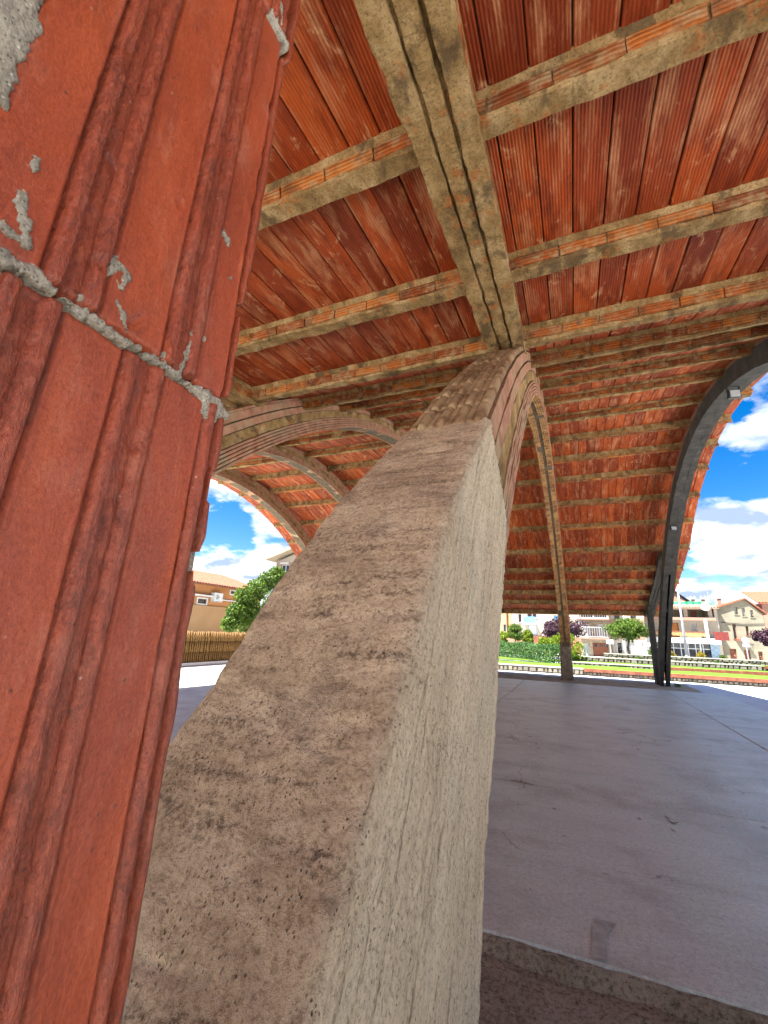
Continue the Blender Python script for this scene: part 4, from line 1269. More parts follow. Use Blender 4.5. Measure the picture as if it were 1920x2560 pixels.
def trunk(parent, base, top, r, branches=5, spread=0.6, mat=MTRUNK):
    m = MB(); b = Vector(base); t = Vector(top); L = (t - b).length
    pts = [b + (t - b) * k / 4 + Vector((random.uniform(-.03, .03) * L, random.uniform(-.03, .03) * L, 0)) * (1 if 0 < k < 4 else 0) for k in range(5)]
    for k in range(4): m.tube(pts[k], pts[k + 1], r * (1 - k * 0.14), r * (1 - (k + 1) * 0.14), 8)
    for k in range(branches):
        a = 6.28 * k / branches + random.uniform(-.4, .4)
        s = pts[3]; e = t + Vector((math.cos(a) * spread, math.sin(a) * spread, spread * random.uniform(0.3, 0.9)))
        mid = (s + e) / 2 + Vector((0, 0, spread * 0.15))
        m.tube(s, mid, r * 0.45, r * 0.3, 6); m.tube(mid, e, r * 0.3, r * 0.1, 6)
    return m.build('trunk', mat, parent, None, True)
def px_ball(u0, v0, u1, v1, y):
    a = at_y((u0 + u1) / 2, v0, y); b = at_y((u0 + u1) / 2, v1, y); l = at_y(u0, (v0 + v1) / 2, y); r = at_y(u1, (v0 + v1) / 2, y)
    c = at_y((u0 + u1) / 2, (v0 + v1) / 2, y)
    return c, (r[0] - l[0]) / 2, (a[2] - b[2]) / 2
# long clipped hedge
hd = empty('hedge', (-3.0, 27.3, 0.18), 'long dense clipped green hedge behind the lawn', 'hedge')
H0 = Vector((-8.5, 33.2, 0.2)); H1 = Vector((-0.75, 25.2, 0.14))
hdir = (H1 - H0); hl = hdir.length; hdir.normalize(); hside = Vector((-hdir.y, hdir.x, 0))
def hedge_shape():
    t = random.random(); w = random.uniform(-1, 1); h = random.random()
    if random.random() < 0.5: w = -abs(w) ** 0.3 if random.random() < 0.5 else abs(w) ** 0.3
    else: h = h ** 0.35
    hh = 0.93 + 0.12 * mnoise.noise((t * 9, 1, 2)); ww = 0.75 + 0.16 * mnoise.noise((t * 11, h * 3, 5))
    ww *= (1.0 - 0.35 * h ** 3)
    p = H0 + hdir * (t * hl) + hside * (w * ww)
    return (p.x, p.y, 0.14 + h * hh), (hside * (1 if w > 0 else -1) * 0.5 + Vector((0, 0, 0.5 * h))).normalized()
foliage('foliage', 17000, 0.10, hedge_shape, MLG, hd)
m = MB()
for k in range(16):
    p = H0 + hdir * (hl * (k + 0.5) / 16); m.tube((p.x, p.y, 0.1), (p.x + random.uniform(-.1, .1), p.y, 0.8), 0.03, 0.015, 6)
m.build('stems', MTRUNK, hd)
# lime bushes beyond the hedge
for (u0, v0, u1, v1, y, nm, lb) in ((1345, 1592, 1392, 1628, 29.5, 'lime_bush', 'lime green bush below the purple tree, left of the far arch leg'),
                                  (1378, 1585, 1458, 1650, 28.0, 'lime_bush', 'large bright lime bush directly behind the far arch leg'),
                                  (1238, 1578, 1272, 1620, 30.0, 'lime_bush', 'leafy green bush left of the round clipped tree'),
                                  (1306, 1572, 1334, 1616, 33.0, 'lime_bush', 'loose lime bush right of the round clipped tree')):
    c, rx, rz = px_ball(u0, v0, u1, v1, y)
    rt = empty(nm, (c[0], y, 0.2), lb, 'bush')
    foliage('foliage', 3400, 0.10, ball_shape(c, (rx * 1.1, rx * 0.9, rz * 1.1), 24, int(u0)), ML2, rt)
    trunk(rt, (c[0], y, 0.05), (c[0], y, c[2]), 0.05, 5, rx * 0.5)
def round_tree(nm, u0, v0, u1, v1, y, base_z, lb, mat, n, size, cl, seed, thick=0.09, cat='tree'):
    c, rx, rz = px_ball(u0, v0, u1, v1, y)
    rt = empty(nm, (c[0], y, base_z), lb, cat)
    foliage('crown', n, size, ball_shape(c, (rx, rx * 0.95, rz), cl, seed), mat, rt)
    trunk(rt, (c[0], y, base_z), (c[0], y, c[2] - rz * 0.3), thick, 6, rx * 0.55)
    return rt
round_tree('clipped_tree', 1264, 1560, 1314, 1604, 32.0, 0.1, 'small round clipped green tree above the hedge', ML3, 3600, 0.10, 34, 3)
round_tree('plum_tree', 1348, 1540, 1460, 1606, 36.0, 0.0, 'dark purple leaved tree behind the far arch leg', MLP, 5200, 0.15, 34, 5, 0.12)
round_tree('clipped_tree', 1516, 1546, 1618, 1602, 36.0, 0.0, 'broad green clipped tree beside the white lamp post', ML3, 6500, 0.13, 46, 6, 0.11)
round_tree('plum_tree', 1884, 1566, 1960, 1622, 40.0, 0.0, 'dark purple leaved tree at the right edge beside the salmon house', MLP, 4200, 0.16, 30, 8, 0.12)
for (u0, v0, u1, v1, lb, mt) in ((1617, 1624, 1642, 1642, 'round olive shrub half hidden by the dark end post', ML3), (1664, 1626, 1690, 1646, 'round yellow shrub just right of the dark end post', MLY),
                             (1740, 1629, 1764, 1648, 'round golden shrub in front of the shop window', MLY), (1796, 1638, 1822, 1652, 'low dark green shrub at the foot of the grey gable', ML3)):
    c, rx, rz = px_ball(u0, v0, u1, v1, 32.5)
    rt = empty('round_shrub', (c[0], 32.5, 0.2), lb, 'shrub')
    foliage('foliage', 1500, 0.06, ball_shape(c, (rx, rx, rz), 16, int(u0)), mt, rt)
    trunk(rt, (c[0], 32.5, 0.0), (c[0], 32.5, c[2]), 0.03, 4, rx * 0.4)
# tufts on the walls and at the post
for (u, v, y, lb) in ((1485, 1652, 28.4, 'weed tuft on the third rubble wall before the brown garage door'), (1600, 1646, 30.9, 'weed tuft on the highest wall just left of the dark end post'),
                     (1790, 1657, 30.8, 'broad weed tuft on the highest wall below the blue panel'), (1890, 1663, 30.8, 'weed tuft on the highest wall right of the round road sign'),
                     (1684, 1716, 18.3, 'weed tuft on the earth right of the dark end post foot')):
    p = at_y(u, v, y)
    rt = empty('weed_tuft', (p[0], y, p[2] - 0.1), lb, 'weed', 'weed tufts')
    foliage('leaves', 160, 0.07, ball_shape((p[0], y, p[2]), (0.28, 0.12, 0.10), 6, int(u)), ML3, rt)

# ------------------------------------------------------------------ houses across the road
def wall_holes(x0, x1, z0, z1, y, holes, reveal=0.18):
    m = MB()
    xs = sorted({x0, x1} | {h[0] for h in holes} | {h[1] for h in holes}); zs = sorted({z0, z1} | {h[2] for h in holes} | {h[3] for h in holes})
    xs = [x for x in xs if x0 <= x <= x1]; zs = [z for z in zs if z0 <= z <= z1]
    for a, b in zip(xs[:-1], xs[1:]):
        for c, d in zip(zs[:-1], zs[1:]):
            cx, cz = (a + b) / 2, (c + d) / 2
            if any(h[0] < cx < h[1] and h[2] < cz < h[3] for h in holes): continue
            m.quad((a, y, c), (b, y, c), (b, y, d), (a, y, d))
    for h in holes:
        a, b, c, d = h[:4]; r = y + reveal
        m.quad((a, y, c), (a, r, c), (b, r, c), (b, y, c)); m.quad((a, y, d), (b, y, d), (b, r, d), (a, r, d))
        m.quad((a, y, c), (a, y, d), (a, r, d), (a, r, c)); m.quad((b, y, c), (b, r, c), (b, r, d), (b, y, d))
    return m
def rect(u0, v0, u1, v1, y):
    uc, vc = (u0 + u1) / 2, (v0 + v1) / 2
    l = at_y(u0, vc, y); r = at_y(u1, vc, y); t = at_y(uc, v0, y); b = at_y(uc, v1, y)
    return (l[0], r[0], b[2], t[2])
def opening(root, h, y, kind, frame=MWHITE, pane=MGLASSD, reveal=0.18):
    a, b, c, d = h; yy = y + reveal
    fr = MB(); t = 0.06
    fr.box(a, a + t, yy - 0.05, yy + 0.02, c, d); fr.box(b - t, b, yy - 0.05, yy + 0.02, c, d)
    fr.box(a + t, b - t, yy - 0.05, yy + 0.02, d - t, d); fr.box(a + t, b - t, yy - 0.05, yy + 0.02, c, c + t)
    f = fr.build(kind, frame, root)
    p = MB()
    if kind == 'window' and (b - a) > 0.7:
        mid = (a + b) / 2
        p.box(a + t, mid - 0.02, yy - 0.01, yy + 0.01, c + t, d - t); p.build('pane', pane, f)
        p2 = MB(); p2.box(mid + 0.02, b - t, yy - 0.01, yy + 0.01, c + t, d - t); p2.build('pane', pane, f)
        fm = MB(); fm.box(mid - 0.03, mid + 0.03, yy - 0.045, yy + 0.02, c + t, d - t); fm.build('mullion', frame, f)
    else:
        p.box(a + t, b - t, yy - 0.01, yy + 0.01, c + t, d - t); p.build('panel' if kind in ('door', 'garage_door') else 'pane', pane, f)
        if kind == 'door':
            k = MB(); k.box(b - t - 0.14, b - t - 0.08, yy - 0.05, yy - 0.01, c + (d - c) * 0.45, c + (d - c) * 0.5); k.build('handle', MSTEEL, f)
    if kind == 'window':
        s = MB(); s.box(a - 0.08, b + 0.08, y - 0.06, y + 0.02, c - 0.07, c - 0.003); s.build('sill', frame, f)
    return f
def body(root, x0, x1, z0, z1, y, depth, mat, front_gap=0.24):
    m = MB()
    m.quad((x0, y, z0), (x0, y, z1), (x0, y + depth, z1), (x0, y + depth, z0)); m.quad((x1, y, z0), (x1, y + depth, z0), (x1, y + depth, z1), (x1, y, z1))
    m.quad((x0, y + depth, z0), (x0, y + depth, z1), (x1, y + depth, z1), (x1, y + depth, z0)); m.quad((x0, y, z1), (x1, y, z1), (x1, y + depth, z1), (x0, y + depth, z1))
    m.quad((x0, y + front_gap, z0), (x1, y + front_gap, z0), (x1, y + front_gap, z1), (x0, y + front_gap, z1))
    return m.build('side_walls', mat, root)
def tile_roof(root, x0, x1, y0, y1, z0, z1, ridge_axis='x', over=0.35, mat=MROOF, nrow=None):
    """pan-tiled slope from the eave (y0, z0) up to (y1, z1) with rounded tile rows"""
    m = MB(); n = nrow or max(6, int((x1 - x0 + 2 * over) / 0.24)); w = (x1 - x0 + 2 * over) / n
    for k in range(n):
        a = x0 - over + k * w
        pts = [(a, 0.0), (a + w * 0.2, 0.055), (a + w * 0.5, 0.085), (a + w * 0.8, 0.055), (a + w, 0.0)]
        for (p, q) in zip(pts[:-1], pts[1:]):
            m.quad((p[0], y0 - over, z0 + p[1]), (q[0], y0 - over, z0 + q[1]), (q[0], y1, z1 + q[1]), (p[0], y1, z1 + p[1]))
    m.quad((x0 - over, y0 - over, z0 - 0.09), (x0 - over, y1, z1 - 0.09), (x1 + over, y1, z1 - 0.09), (x1 + over, y0 - over, z0 - 0.09))
    m.quad((x0 - over, y0 - over, z0 - 0.09), (x1 + over, y0 - over, z0 - 0.09), (x1 + over, y0 - over, z0), (x0 - over, y0 - over, z0))
    m.quad((x0 - over, y0 - over, z0 - 0.09), (x0 - over, y0 - over, z0), (x0 - over, y1, z1), (x0 - over, y1, z1 - 0.09))
    m.quad((x1 + over, y0 - over, z0 - 0.09), (x1 + over, y1, z1 - 0.09), (x1 + over, y1, z1), (x1 + over, y0 - over, z0))
    return m.build('roof', mat, root)
def railing(root, x0, x1, y, z0, z1, mat, step=0.13, nm='railing'):
    m = MB(); m.box(x0, x1, y, y + 0.05, z1 - 0.05, z1); m.box(x0, x1, y, y + 0.05, z0, z0 + 0.04)
    r = m.build(nm, mat, root); x = x0 + 0.03
    while x < x1 - 0.03:
        b = MB(); b.box(x, x + 0.022, y + 0.012, y + 0.034, z0 + 0.04, z1 - 0.05); b.build('baluster', mat, r); x += step
    return r

YH = 52.0
# --- yellow house at the left
R0 = rect(1225, 1505, 1281, 1650, 60.0)
h = empty('townhouse', ((R0[0] + R0[1]) / 2, 60, 0), 'yellow rendered townhouse with a brown drainpipe, leftmost beyond the hedge', 'house')
w = rect(1258, 1560, 1266, 1580, 60.0)
MYEL = simple('yellow_render', (0.361, 0.271, 0.139), 0.9, 0.1, 1, 0.1)
wall_holes(R0[0], R0[1], -0.2, R0[3] + 2, 60.0, [w]).build('front_wall', MYEL, h); body(h, R0[0], R0[1], -0.2, R0[3] + 2, 60.0, 8, MYEL); opening(h, w, 60.0, 'window')
m = MB(); q = at_y(1268, 1560, 60.0); m.tube((q[0], 59.9, 0), (q[0], 59.9, R0[3] + 2), 0.09); m.build('drainpipe', MBROWN, h)
tile_roof(h, R0[0], R0[1], 60.0, 64, R0[3] + 2, R0[3] + 4)
# --- white apartment house with the blue balcony
Y2 = 50.0
R2 = rect(1281.5, 1480, 1446, 1650, Y2)
h = empty('apartment_house', ((R2[0] + R2[1]) / 2, Y2, 0), 'white apartment house with a blue glass balcony behind the round tree', 'house')
ho = [rect(1296, 1535, 1304, 1556, Y2), rect(1320, 1563, 1343, 1588, Y2), rect(1318, 1520, 1342, 1545, Y2), rect(1384, 1538, 1396, 1556, Y2), rect(1428, 1560, 1440, 1580, Y2)]
wall_holes(R2[0], R2[1], -0.2, R2[3] + 1, Y2, ho).build('front_wall', MWALLW, h); body(h, R2[0], R2[1], -0.2, R2[3] + 1, Y2, 9, MWALLW)
for i, q in enumerate(ho): opening(h, q, Y2, 'window' if i != 1 else 'french_window', MSHUT, MGLASSD if i in (0,) else MGLASSB if i == 3 else m_glass('curtained_glass', (0.34, 0.40, 0.46)) if i == 1 else MGLASSD)
q = rect(1310, 1559, 1342, 1562, Y2); m = MB(); m.box(q[0], q[1], Y2 - 1.1, Y2 + 0.02, q[2], q[3]); bl = m.build('balcony', MWHITE, h)
q2 = rect(1311, 1543, 1341, 1558.5, Y2); m = MB(); m.box(q2[0], q2[1], Y2 - 1.08, Y2 - 1.04, q[3] + 0.03, q2[3]); m.build('glass_panel', MGLASSB, bl)
q = rect(1333, 1590, 1352, 1612, Y2); m = MB(); m.box(q[0] - 3, q[1] + 4, Y2 - 0.05, Y2 - 0.003, -0.2, q[3]); m.build('brick_plinth', simple('plinth_brick', (0.36, 0.15, 0.10), 0.9, 0.3, 6, 0.2), h)
tile_roof(h, R2[0], R2[1], Y2, Y2 + 4.5, R2[3] + 1, R2[3] + 3)
# --- stone fronted house with the garage
Y3 = 47.0
R3_ = rect(1449, 1480, 1524, 1645, Y3)
h = empty('stone_house', ((R3_[0] + R3_[1]) / 2, Y3, 0), 'stone fronted house with a brown garage door and shuttered windows', 'house')
ho = [rect(1460, 1561, 1475, 1592, Y3), rect(1496, 1561, 1509, 1590, Y3), rect(1459, 1608, 1472, 1642, Y3), rect(1483, 1607, 1522, 1644, Y3), rect(1450, 1530, 1518, 1546, Y3)]
zt3 = R3_[3]
wall_holes(R3_[0], R3_[1], -0.3, zt3, Y3, ho, 0.22).build('front_wall', simple('rubble_facade', (0.262, 0.217, 0.156), 0.95, 0.45, 5.5, 0.8, 0.2, 0.0, 0.05), h); body(h, R3_[0], R3_[1], -0.3, zt3, Y3, 8, MCREAM, 0.3)
for q in ho[:2]: opening(h, q, Y3, 'window', MWHITE, MSHUT, 0.1)
opening(h, ho[2], Y3, 'door', MSHUT, m_glass('greenish_glass', (0.20, 0.26, 0.24)), 0.2); f = opening(h, ho[3], Y3, 'garage_door', MBROWN, MBROWN, 0.16); opening(h, ho[4], Y3, 'window', MWHITE, MGLASSD, 0.2)
a, b, c, d = ho[3]
for k in range(5):
    m = MB(); m.box(a + 0.07, b - 0.07, Y3 + 0.10, Y3 + 0.145, c + 0.07 + k * (d - c - 0.14) / 5, c + 0.07 + (k + 0.93) * (d - c - 0.14) / 5); m.build('slat', MBROWN, f)
for k in range(3):
    m = MB(); m.box(a + 0.15 + k * (b - a) / 3, a + (k + 0.85) * (b - a) / 3, Y3 + 0.085, Y3 + 0.098, d - 0.36, d - 0.12); m.build('pane', MGLASSD, f)
for (v0, v1) in ((1594, 1598), (1547, 1550)):
    q = rect(1450, v0, 1522, v1, Y3); m = MB(); m.box(q[0], q[1], Y3 - 0.8, Y3 + 0.01, q[2], q[3]); bl = m.build('balcony', MPINK, h); railing(bl, q[0] + 0.05, q[1] - 0.05, Y3 - 0.78, q[3] + 0.05, q[3] + 0.95, MWHITE, 0.2)
tile_roof(h, R3_[0], R3_[1], Y3, Y3 + 4, zt3, zt3 + 1.6)
# --- white house behind the clipped tree
Y4 = 48.0
R4 = rect(1525, 1470, 1611, 1645, Y4)
h = empty('white_house', ((R4[0] + R4[1]) / 2, Y4, 0), 'white house with a dark door and grey garage behind the clipped tree', 'house')
ho = [rect(1543, 1605, 1557, 1640, Y4), rect(1574, 1606, 1609, 1642, Y4), rect(1535, 1520, 1548, 1548, Y4), rect(1575, 1520, 1590, 1548, Y4)]
wall_holes(R4[0], R4[1], -0.3, R4[3], Y4, ho).build('front_wall', MWALLW, h); body(h, R4[0], R4[1], -0.3, R4[3], Y4, 8, MWALLW)
opening(h, ho[0], Y4, 'door', MWHITE, MGLASSD); f = opening(h, ho[1], Y4, 'garage_door', MSHUT, MSHUT)
for q in ho[2:]: opening(h, q, Y4, 'window', MBROWN, MGLASSD)
a, b, c, d = ho[1]
for k in range(8):
    m = MB(); m.box(a + 0.07, b - 0.07, Y4 + 0.13, Y4 + 0.165, c + 0.07 + k * (d - c - 0.14) / 8, c + 0.07 + (k + 0.9) * (d - c - 0.14) / 8); m.build('slat', MSHUT, f)
q = rect(1525, 1550, 1611, 1600, Y4); m = MB(); m.box(q[0] + 0.02, q[1] - 0.02, Y4 - 0.03, Y4 - 0.004, q[2] + 0.1, q[3]); m.build('upper_render', MPINK, h)
tile_roof(h, R4[0], R4[1], Y4, Y4 + 4, R4[3], R4[3] + 1.6)
# --- long white house with balconies and the shop front
Y5 = YH
R5 = rect(1612, 1519, 1801, 1650, Y5)
h = empty('balcony_house', ((R5[0] + R5[1]) / 2, Y5, 0), 'long white house with slatted balcony, green sheeting on the roof and dark shop front', 'house')
shop = rect(1632, 1608, 1779, 1648, Y5)
door = rect(1677, 1557, 1698, 1594, Y5); win = rect(1727, 1556, 1742, 1579, Y5)
log1 = rect(1640, 1524, 1709, 1544, Y5); log2 = rect(1719, 1524, 1770, 1543.5, Y5); log3 = rect(1780, 1521, 1801, 1543, Y5); log3 = (log3[0], R5[1] - 0.25, log3[2], log3[3])
wall_holes(R5[0], R5[1], -0.4, R5[3], Y5, [shop, door, win, log1, log2, log3], 0.2).build('front_wall', MWALLW, h)
body(h, R5[0], R5[1], -0.4, R5[3], Y5, 8, MWALLW, 1.3)
opening(h, door, Y5, 'door', MBROWN, MWOOD); opening(h, win, Y5, 'window', MWHITE, MSHUT)
for lg, un in ((log1, ((1655, 1666), (1698, 1708))), (log2, ((1727, 1741),)), (log3, ((1783, 1790),))):
    m = MB(); m.quad((lg[0], Y5 + 1.2, lg[2]), (lg[1], Y5 + 1.2, lg[2]), (lg[1], Y5 + 1.2, lg[3]), (lg[0], Y5 + 1.2, lg[3])); lw = m.build('loggia_wall', MTAN, h)
    for (ua, ub) in un:
        q = rect(ua, 1527, ub, 1545, Y5 + 1.2); m = MB(); m.box(q[0], q[1], Y5 + 1.13, Y5 + 1.19, lg[2], q[3]); m.build('loggia_door', MBROWN, lw)
for k in range(8):
    a = shop[0] + (shop[1] - shop[0]) * k / 8; b = shop[0] + (shop[1] - shop[0]) * (k + 1) / 8
    m = MB(); m.box(a, b, Y5 + 0.14, Y5 + 0.16, shop[2], shop[3]); g = m.build('shop_window', MGLASSD, h)
    m = MB(); m.box(a - 0.03, a + 0.03, Y5 + 0.08, Y5 + 0.2, shop[2], shop[3]); m.box(a + 0.03, b - 0.03, Y5 + 0.09, Y5 + 0.19, shop[2] + (shop[3] - shop[2]) * 0.66, shop[2] + (shop[3] - shop[2]) * 0.70); m.build('mullion', MSTEEL, g)
q = rect(1604, 1594, 1794, 1607, Y5); m = MB(); m.box(q[0], q[1], Y5 - 1.1, Y5 - 0.004, q[2], q[3]); bl = m.build('balcony_slab', MWHITE, h)
zr0 = q[3]
q2 = rect(1610, 1578, 1766, 1594, Y5 - 1.1)
zt_ = q2[3]
xx = q[0] + 0.3
MSLAT = simple('ochre_slat', (0.328, 0.197, 0.082), 0.8, 0.35, 5, 0.1)
xe = at_y(1764, 1590, Y5 - 1.1)[0]
while xx < xe:
    m = MB(); zz2 = zr0 + 0.02 + random.uniform(0, 0.2); m.box(xx, xx + 0.15, Y5 - 1.08, Y5 - 1.055, zz2, zt_ - 0.06 + random.uniform(-.02, .02)); m.build('slat', MSLAT, bl); xx += 0.175
m = MB(); m.box(q[0] + 0.1, q[1] - 0.02, Y5 - 1.1, Y5 - 1.05, zt_ - 0.05, zt_ + 0.03); m.build('rail', MRAIL, bl)
q3 = rect(1786, 1579, 1822, 1601, Y5 - 1.1); m = MB(); m.box(q3[0], q3[1], Y5 - 1.13, Y5 - 1.10, q3[2], zt_ + 0.05); m.build('red_screen', MRED, bl)
q4 = rect(1764, 1548, 1771, 1606, Y5 - 1.1); m = MB(); m.box(q4[0], q4[1], Y5 - 1.12, Y5 - 0.9, q4[2], q4[3]); m.build('post', MWHITE, bl)
q5 = rect(1605, 1544, 1783, 1551, Y5); m = MB(); m.box(q5[0], q5[1], Y5 - 0.9, Y5 - 0.004, q5[2], q5[3]); m.build('upper_slab', MPINK, h)
q6 = rect(1778, 1609, 1800, 1650, Y5); m = MB(); m.box(q6[0], q6[1], Y5 - 0.06, Y5 - 0.004, -0.2, q6[3]); pb = m.build('patterned_panel', MBLUE, h)
for k in range(5):
    for sgn in (-1, 1):
        z_ = q6[2] + (k + 0.2) * 0.45; w_ = q6[1] - q6[0]
        m = MB(); m.tube((q6[0], Y5 - 0.065, z_ + (0 if sgn > 0 else w_)), (q6[1], Y5 - 0.065, z_ + (w_ if sgn > 0 else 0)), 0.018, 0.018, 4); m.build('diagonal_strip', MSHUT, pb)
tile_roof(h, R5[0] + 0.4, R5[1] - 0.4, Y5, Y5 + 1.0, R5[3], R5[3] + 0.30, 'x', 0.5, simple('pale_pan_tile', (0.295, 0.189, 0.123), 0.9, 0.35, 4, 0.3))
q7 = rect(1650, 1503, 1788, 1513, Y5 + 1.2); m = MB()
n_ = 30
for k in range(n_):
    a = q7[0] + (q7[1] - q7[0]) * k / n_; b = q7[0] + (q7[1] - q7[0]) * (k + 1) / n_
    da = 0.10 * math.sin(k * 1.7) ; db = 0.10 * math.sin((k + 1) * 1.7); za = q7[3] - 0.25 * max(0, (k - 24) / 6) ; zb2 = q7[3] - 0.25 * max(0, (k + 1 - 24) / 6)
    m.quad((a, Y5 + 1.0 + da, R5[3] + 0.25), (b, Y5 + 1.0 + db, R5[3] + 0.25), (b, Y5 + 1.5 + db, zb2), (a, Y5 + 1.5 + da, za))
    m.quad((a, Y5 + 1.5 + da, za), (b, Y5 + 1.5 + db, zb2), (b, Y5 + 3.6, zb2 - 0.4), (a, Y5 + 3.6, za - 0.4))
m.build('green_sheeting', MGREEN, h)
# --- grey gabled house at the right
R6 = rect(1801.5, 1519, 1916, 1655, Y5 + 0.3)
Y6 = Y5 + 0.3
h = empty('gabled_house', ((R6[0] + R6[1]) / 2, Y6, 0), 'stained grey gabled house with three small attic windows at the right', 'house')
ap = at_y(1861, 1499, Y6); rl = at_y(1803, 1521, Y6); rr_ = at_y(1916, 1535, Y6)
ho = [rect(1836, 1517, 1844, 1536, Y6), rect(1855, 1520, 1863, 1540, Y6), rect(1876, 1525, 1883, 1543, Y6), rect(1833, 1560, 1842, 1597, Y6), rect(1865, 1565, 1872, 1588, Y6),
      rect(1826, 1622, 1843, 1655, Y6), rect(1862, 1625, 1877, 1655, Y6), rect(1897, 1629, 1908, 1652, Y6)]
zg = rl[2] - 0.1
low = [q for q in ho if q[3] < zg - 0.05]
ze = min(rl[2], rr_[2])
zg = max(q[3] for q in ho[3:5]) + 0.5
wall_holes(R6[0], R6[1], -0.4, zg, Y6, ho[3:], 0.2).build('front_wall', MTAN, h)
# gable piece with the three attic openings
mg = MB()
def roofz(x):
    return rl[2] + (ap[2] - rl[2]) * (x - R6[0]) / (ap[0] - R6[0]) if x < ap[0] else ap[2] + (rr_[2] - ap[2]) * (x - ap[0]) / (R6[1] - ap[0])
xs = sorted({R6[0], R6[1], ap[0]} | {q[0] for q in ho[:3]} | {q[1] for q in ho[:3]})
for a, b in zip(xs[:-1], xs[1:]):
    hh = [q for q in ho[:3] if q[0] <= (a + b) / 2 <= q[1]]
    if hh:
        q = hh[0]
        mg.quad((a, Y6, zg), (b, Y6, zg), (b, Y6, q[2]), (a, Y6, q[2])); mg.quad((a, Y6, q[3]), (b, Y6, q[3]), (b, Y6, roofz(b)), (a, Y6, roofz(a)))
        r = Y6 + 0.22
        mg.quad((a, Y6, q[2]), (a, r, q[2]), (b, r, q[2]), (b, Y6, q[2])); mg.quad((a, Y6, q[3]), (b, Y6, q[3]), (b, r, q[3]), (a, r, q[3]))
        mg.quad((a, Y6, q[2]), (a, Y6, q[3]), (a, r, q[3]), (a, r, q[2])); mg.quad((b, Y6, q[2]), (b, r, q[2]), (b, r, q[3]), (b, Y6, q[3]))
    else:
        mg.quad((a, Y6, zg), (b, Y6, zg), (b, Y6, roofz(b)), (a, Y6, roofz(a)))
mg.build('gable_wall', MTAN, h)
for q in ho[:3]: opening(h, q, Y6, 'window', MTAN, MSHUT, 0.2)
for q in ho[3:5]: opening(h, q, Y6, 'window', MBROWN, MGLASSD, 0.2)
for q in ho[5:]: opening(h, q, Y6, 'door', MBROWN, MBROWN, 0.2)
body(h, R6[0], R6[1], -0.4, min(rl[2], rr_[2]) - 0.2, Y6, 9, MTAN, 0.3)
m = MB()
for (p, q) in (((R6[0] - 0.25, rl[2] - 0.1), (ap[0], ap[2])), ((ap[0], ap[2]), (R6[1] + 0.3, rr_[2] - 0.1))):
    for (dz0, dz1) in ((0.03, 0.16),):
        y0_, y1_ = Y6 - 0.25, Y6 + 9.2
        A = [(p[0], y0_, p[1] + dz0), (q[0], y0_, q[1] + dz0), (q[0], y1_, q[1] + dz0), (p[0], y1_, p[1] + dz0)]
        B = [(x, y, z + dz1 - dz0) for x, y, z in A]
        m.quad(*A); m.quad(*B[::-1])
        for k in range(4): m.quad(A[k], A[(k + 1) % 4], B[(k + 1) % 4], B[k])
m.build('roof', MROOF, h)
q = rect(1838, 1598, 1864, 1602, Y6); m = MB(); m.box(q[0], q[1], Y6 - 0.6, Y6 - 0.003, q[2], q[3]); bl = m.build('balcony', MRAIL, h); railing(bl, q[0], q[1], Y6 - 0.58, q[3] + 0.02, q[3] + 1.0, MPINK, 0.16)
m = MB(); p0 = at_y(1802, 1556, Y6); p1 = at_y(1860, 1561, Y6); p2 = at_y(1912, 1560, Y6); m.path_tube([(p0[0], Y6 - 0.05, p0[2]), (p1[0], Y6 - 0.05, p1[2]), (p2[0], Y6 - 0.05, p2[2])], 0.03, 5); m.build('cable', MDARK, h)
# --- salmon house at the very edge
R7 = rect(1917, 1508, 1990, 1655, 56.0)
h = empty('salmon_house', ((R7[0] + R7[1]) / 2, 56, 0), 'salmon rendered house cut off by the right edge', 'house')
ho = [rect(1926, 1560, 1938, 1585, 56.0), rect(1922, 1625, 1934, 1652, 56.0)]
wall_holes(R7[0], R7[1], -0.4, R7[3], 56.0, ho).build('front_wall', MPINK, h); body(h, R7[0], R7[1], -0.4, R7[3], 56.0, 8, MPINK)
opening(h, ho[0], 56.0, 'window'); opening(h, ho[1], 56.0, 'door', MBROWN, MBROWN); tile_roof(h, R7[0], R7[1], 56.0, 60, R7[3], R7[3] + 1.5)
# --- dark gable further back
Y8 = 68.0
R8 = rect(1650, 1508, 1724, 1530, Y8); ap = at_y(1676, 1474, Y8); ap2 = at_y(1724, 1508, Y8)
h = empty('rear_house', (ap[0], Y8, 0), 'grey gabled house with a red roof behind the green sheeting', 'house')
m = MB(); xl = 2 * ap[0] - ap2[0]
m.v += [(xl, Y8, -0.3), (ap2[0], Y8, -0.3), (ap2[0], Y8, ap2[2]), (ap[0], Y8, ap[2]), (xl, Y8, ap2[2])]; m.f.append((0, 1, 2, 3, 4)); m.m.append(0)
m.v += [(x, Y8 + 8, z) for (x, _, z) in m.v[:5]]; m.f += [(9, 8, 7, 6, 5), (1, 6, 7, 2), (0, 4, 9, 5)]; m.m += [0, 0, 0]
m.build('front_wall', simple('grey_render', (0.30, 0.29, 0.27), 0.9, 0.2, 1, 0.1), h)
m = MB()
for (p, q) in (((xl - 0.4, ap2[2] - 0.2), (ap[0], ap[2] + 0.02)), ((ap[0], ap[2] + 0.02), (ap2[0] + 0.4, ap2[2] - 0.2))):
    A = [(p[0], Y8 - 0.4, p[1]), (q[0], Y8 - 0.4, q[1]), (q[0], Y8 + 8.3, q[1]), (p[0], Y8 + 8.3, p[1])]; B = [(x, y, z + 0.16) for x, y, z in A]
    m.quad(*A); m.quad(*B[::-1]); [m.quad(A[k], A[(k + 1) % 4], B[(k + 1) % 4], B[k]) for k in range(4)]
m.build('roof', MDARK, h)
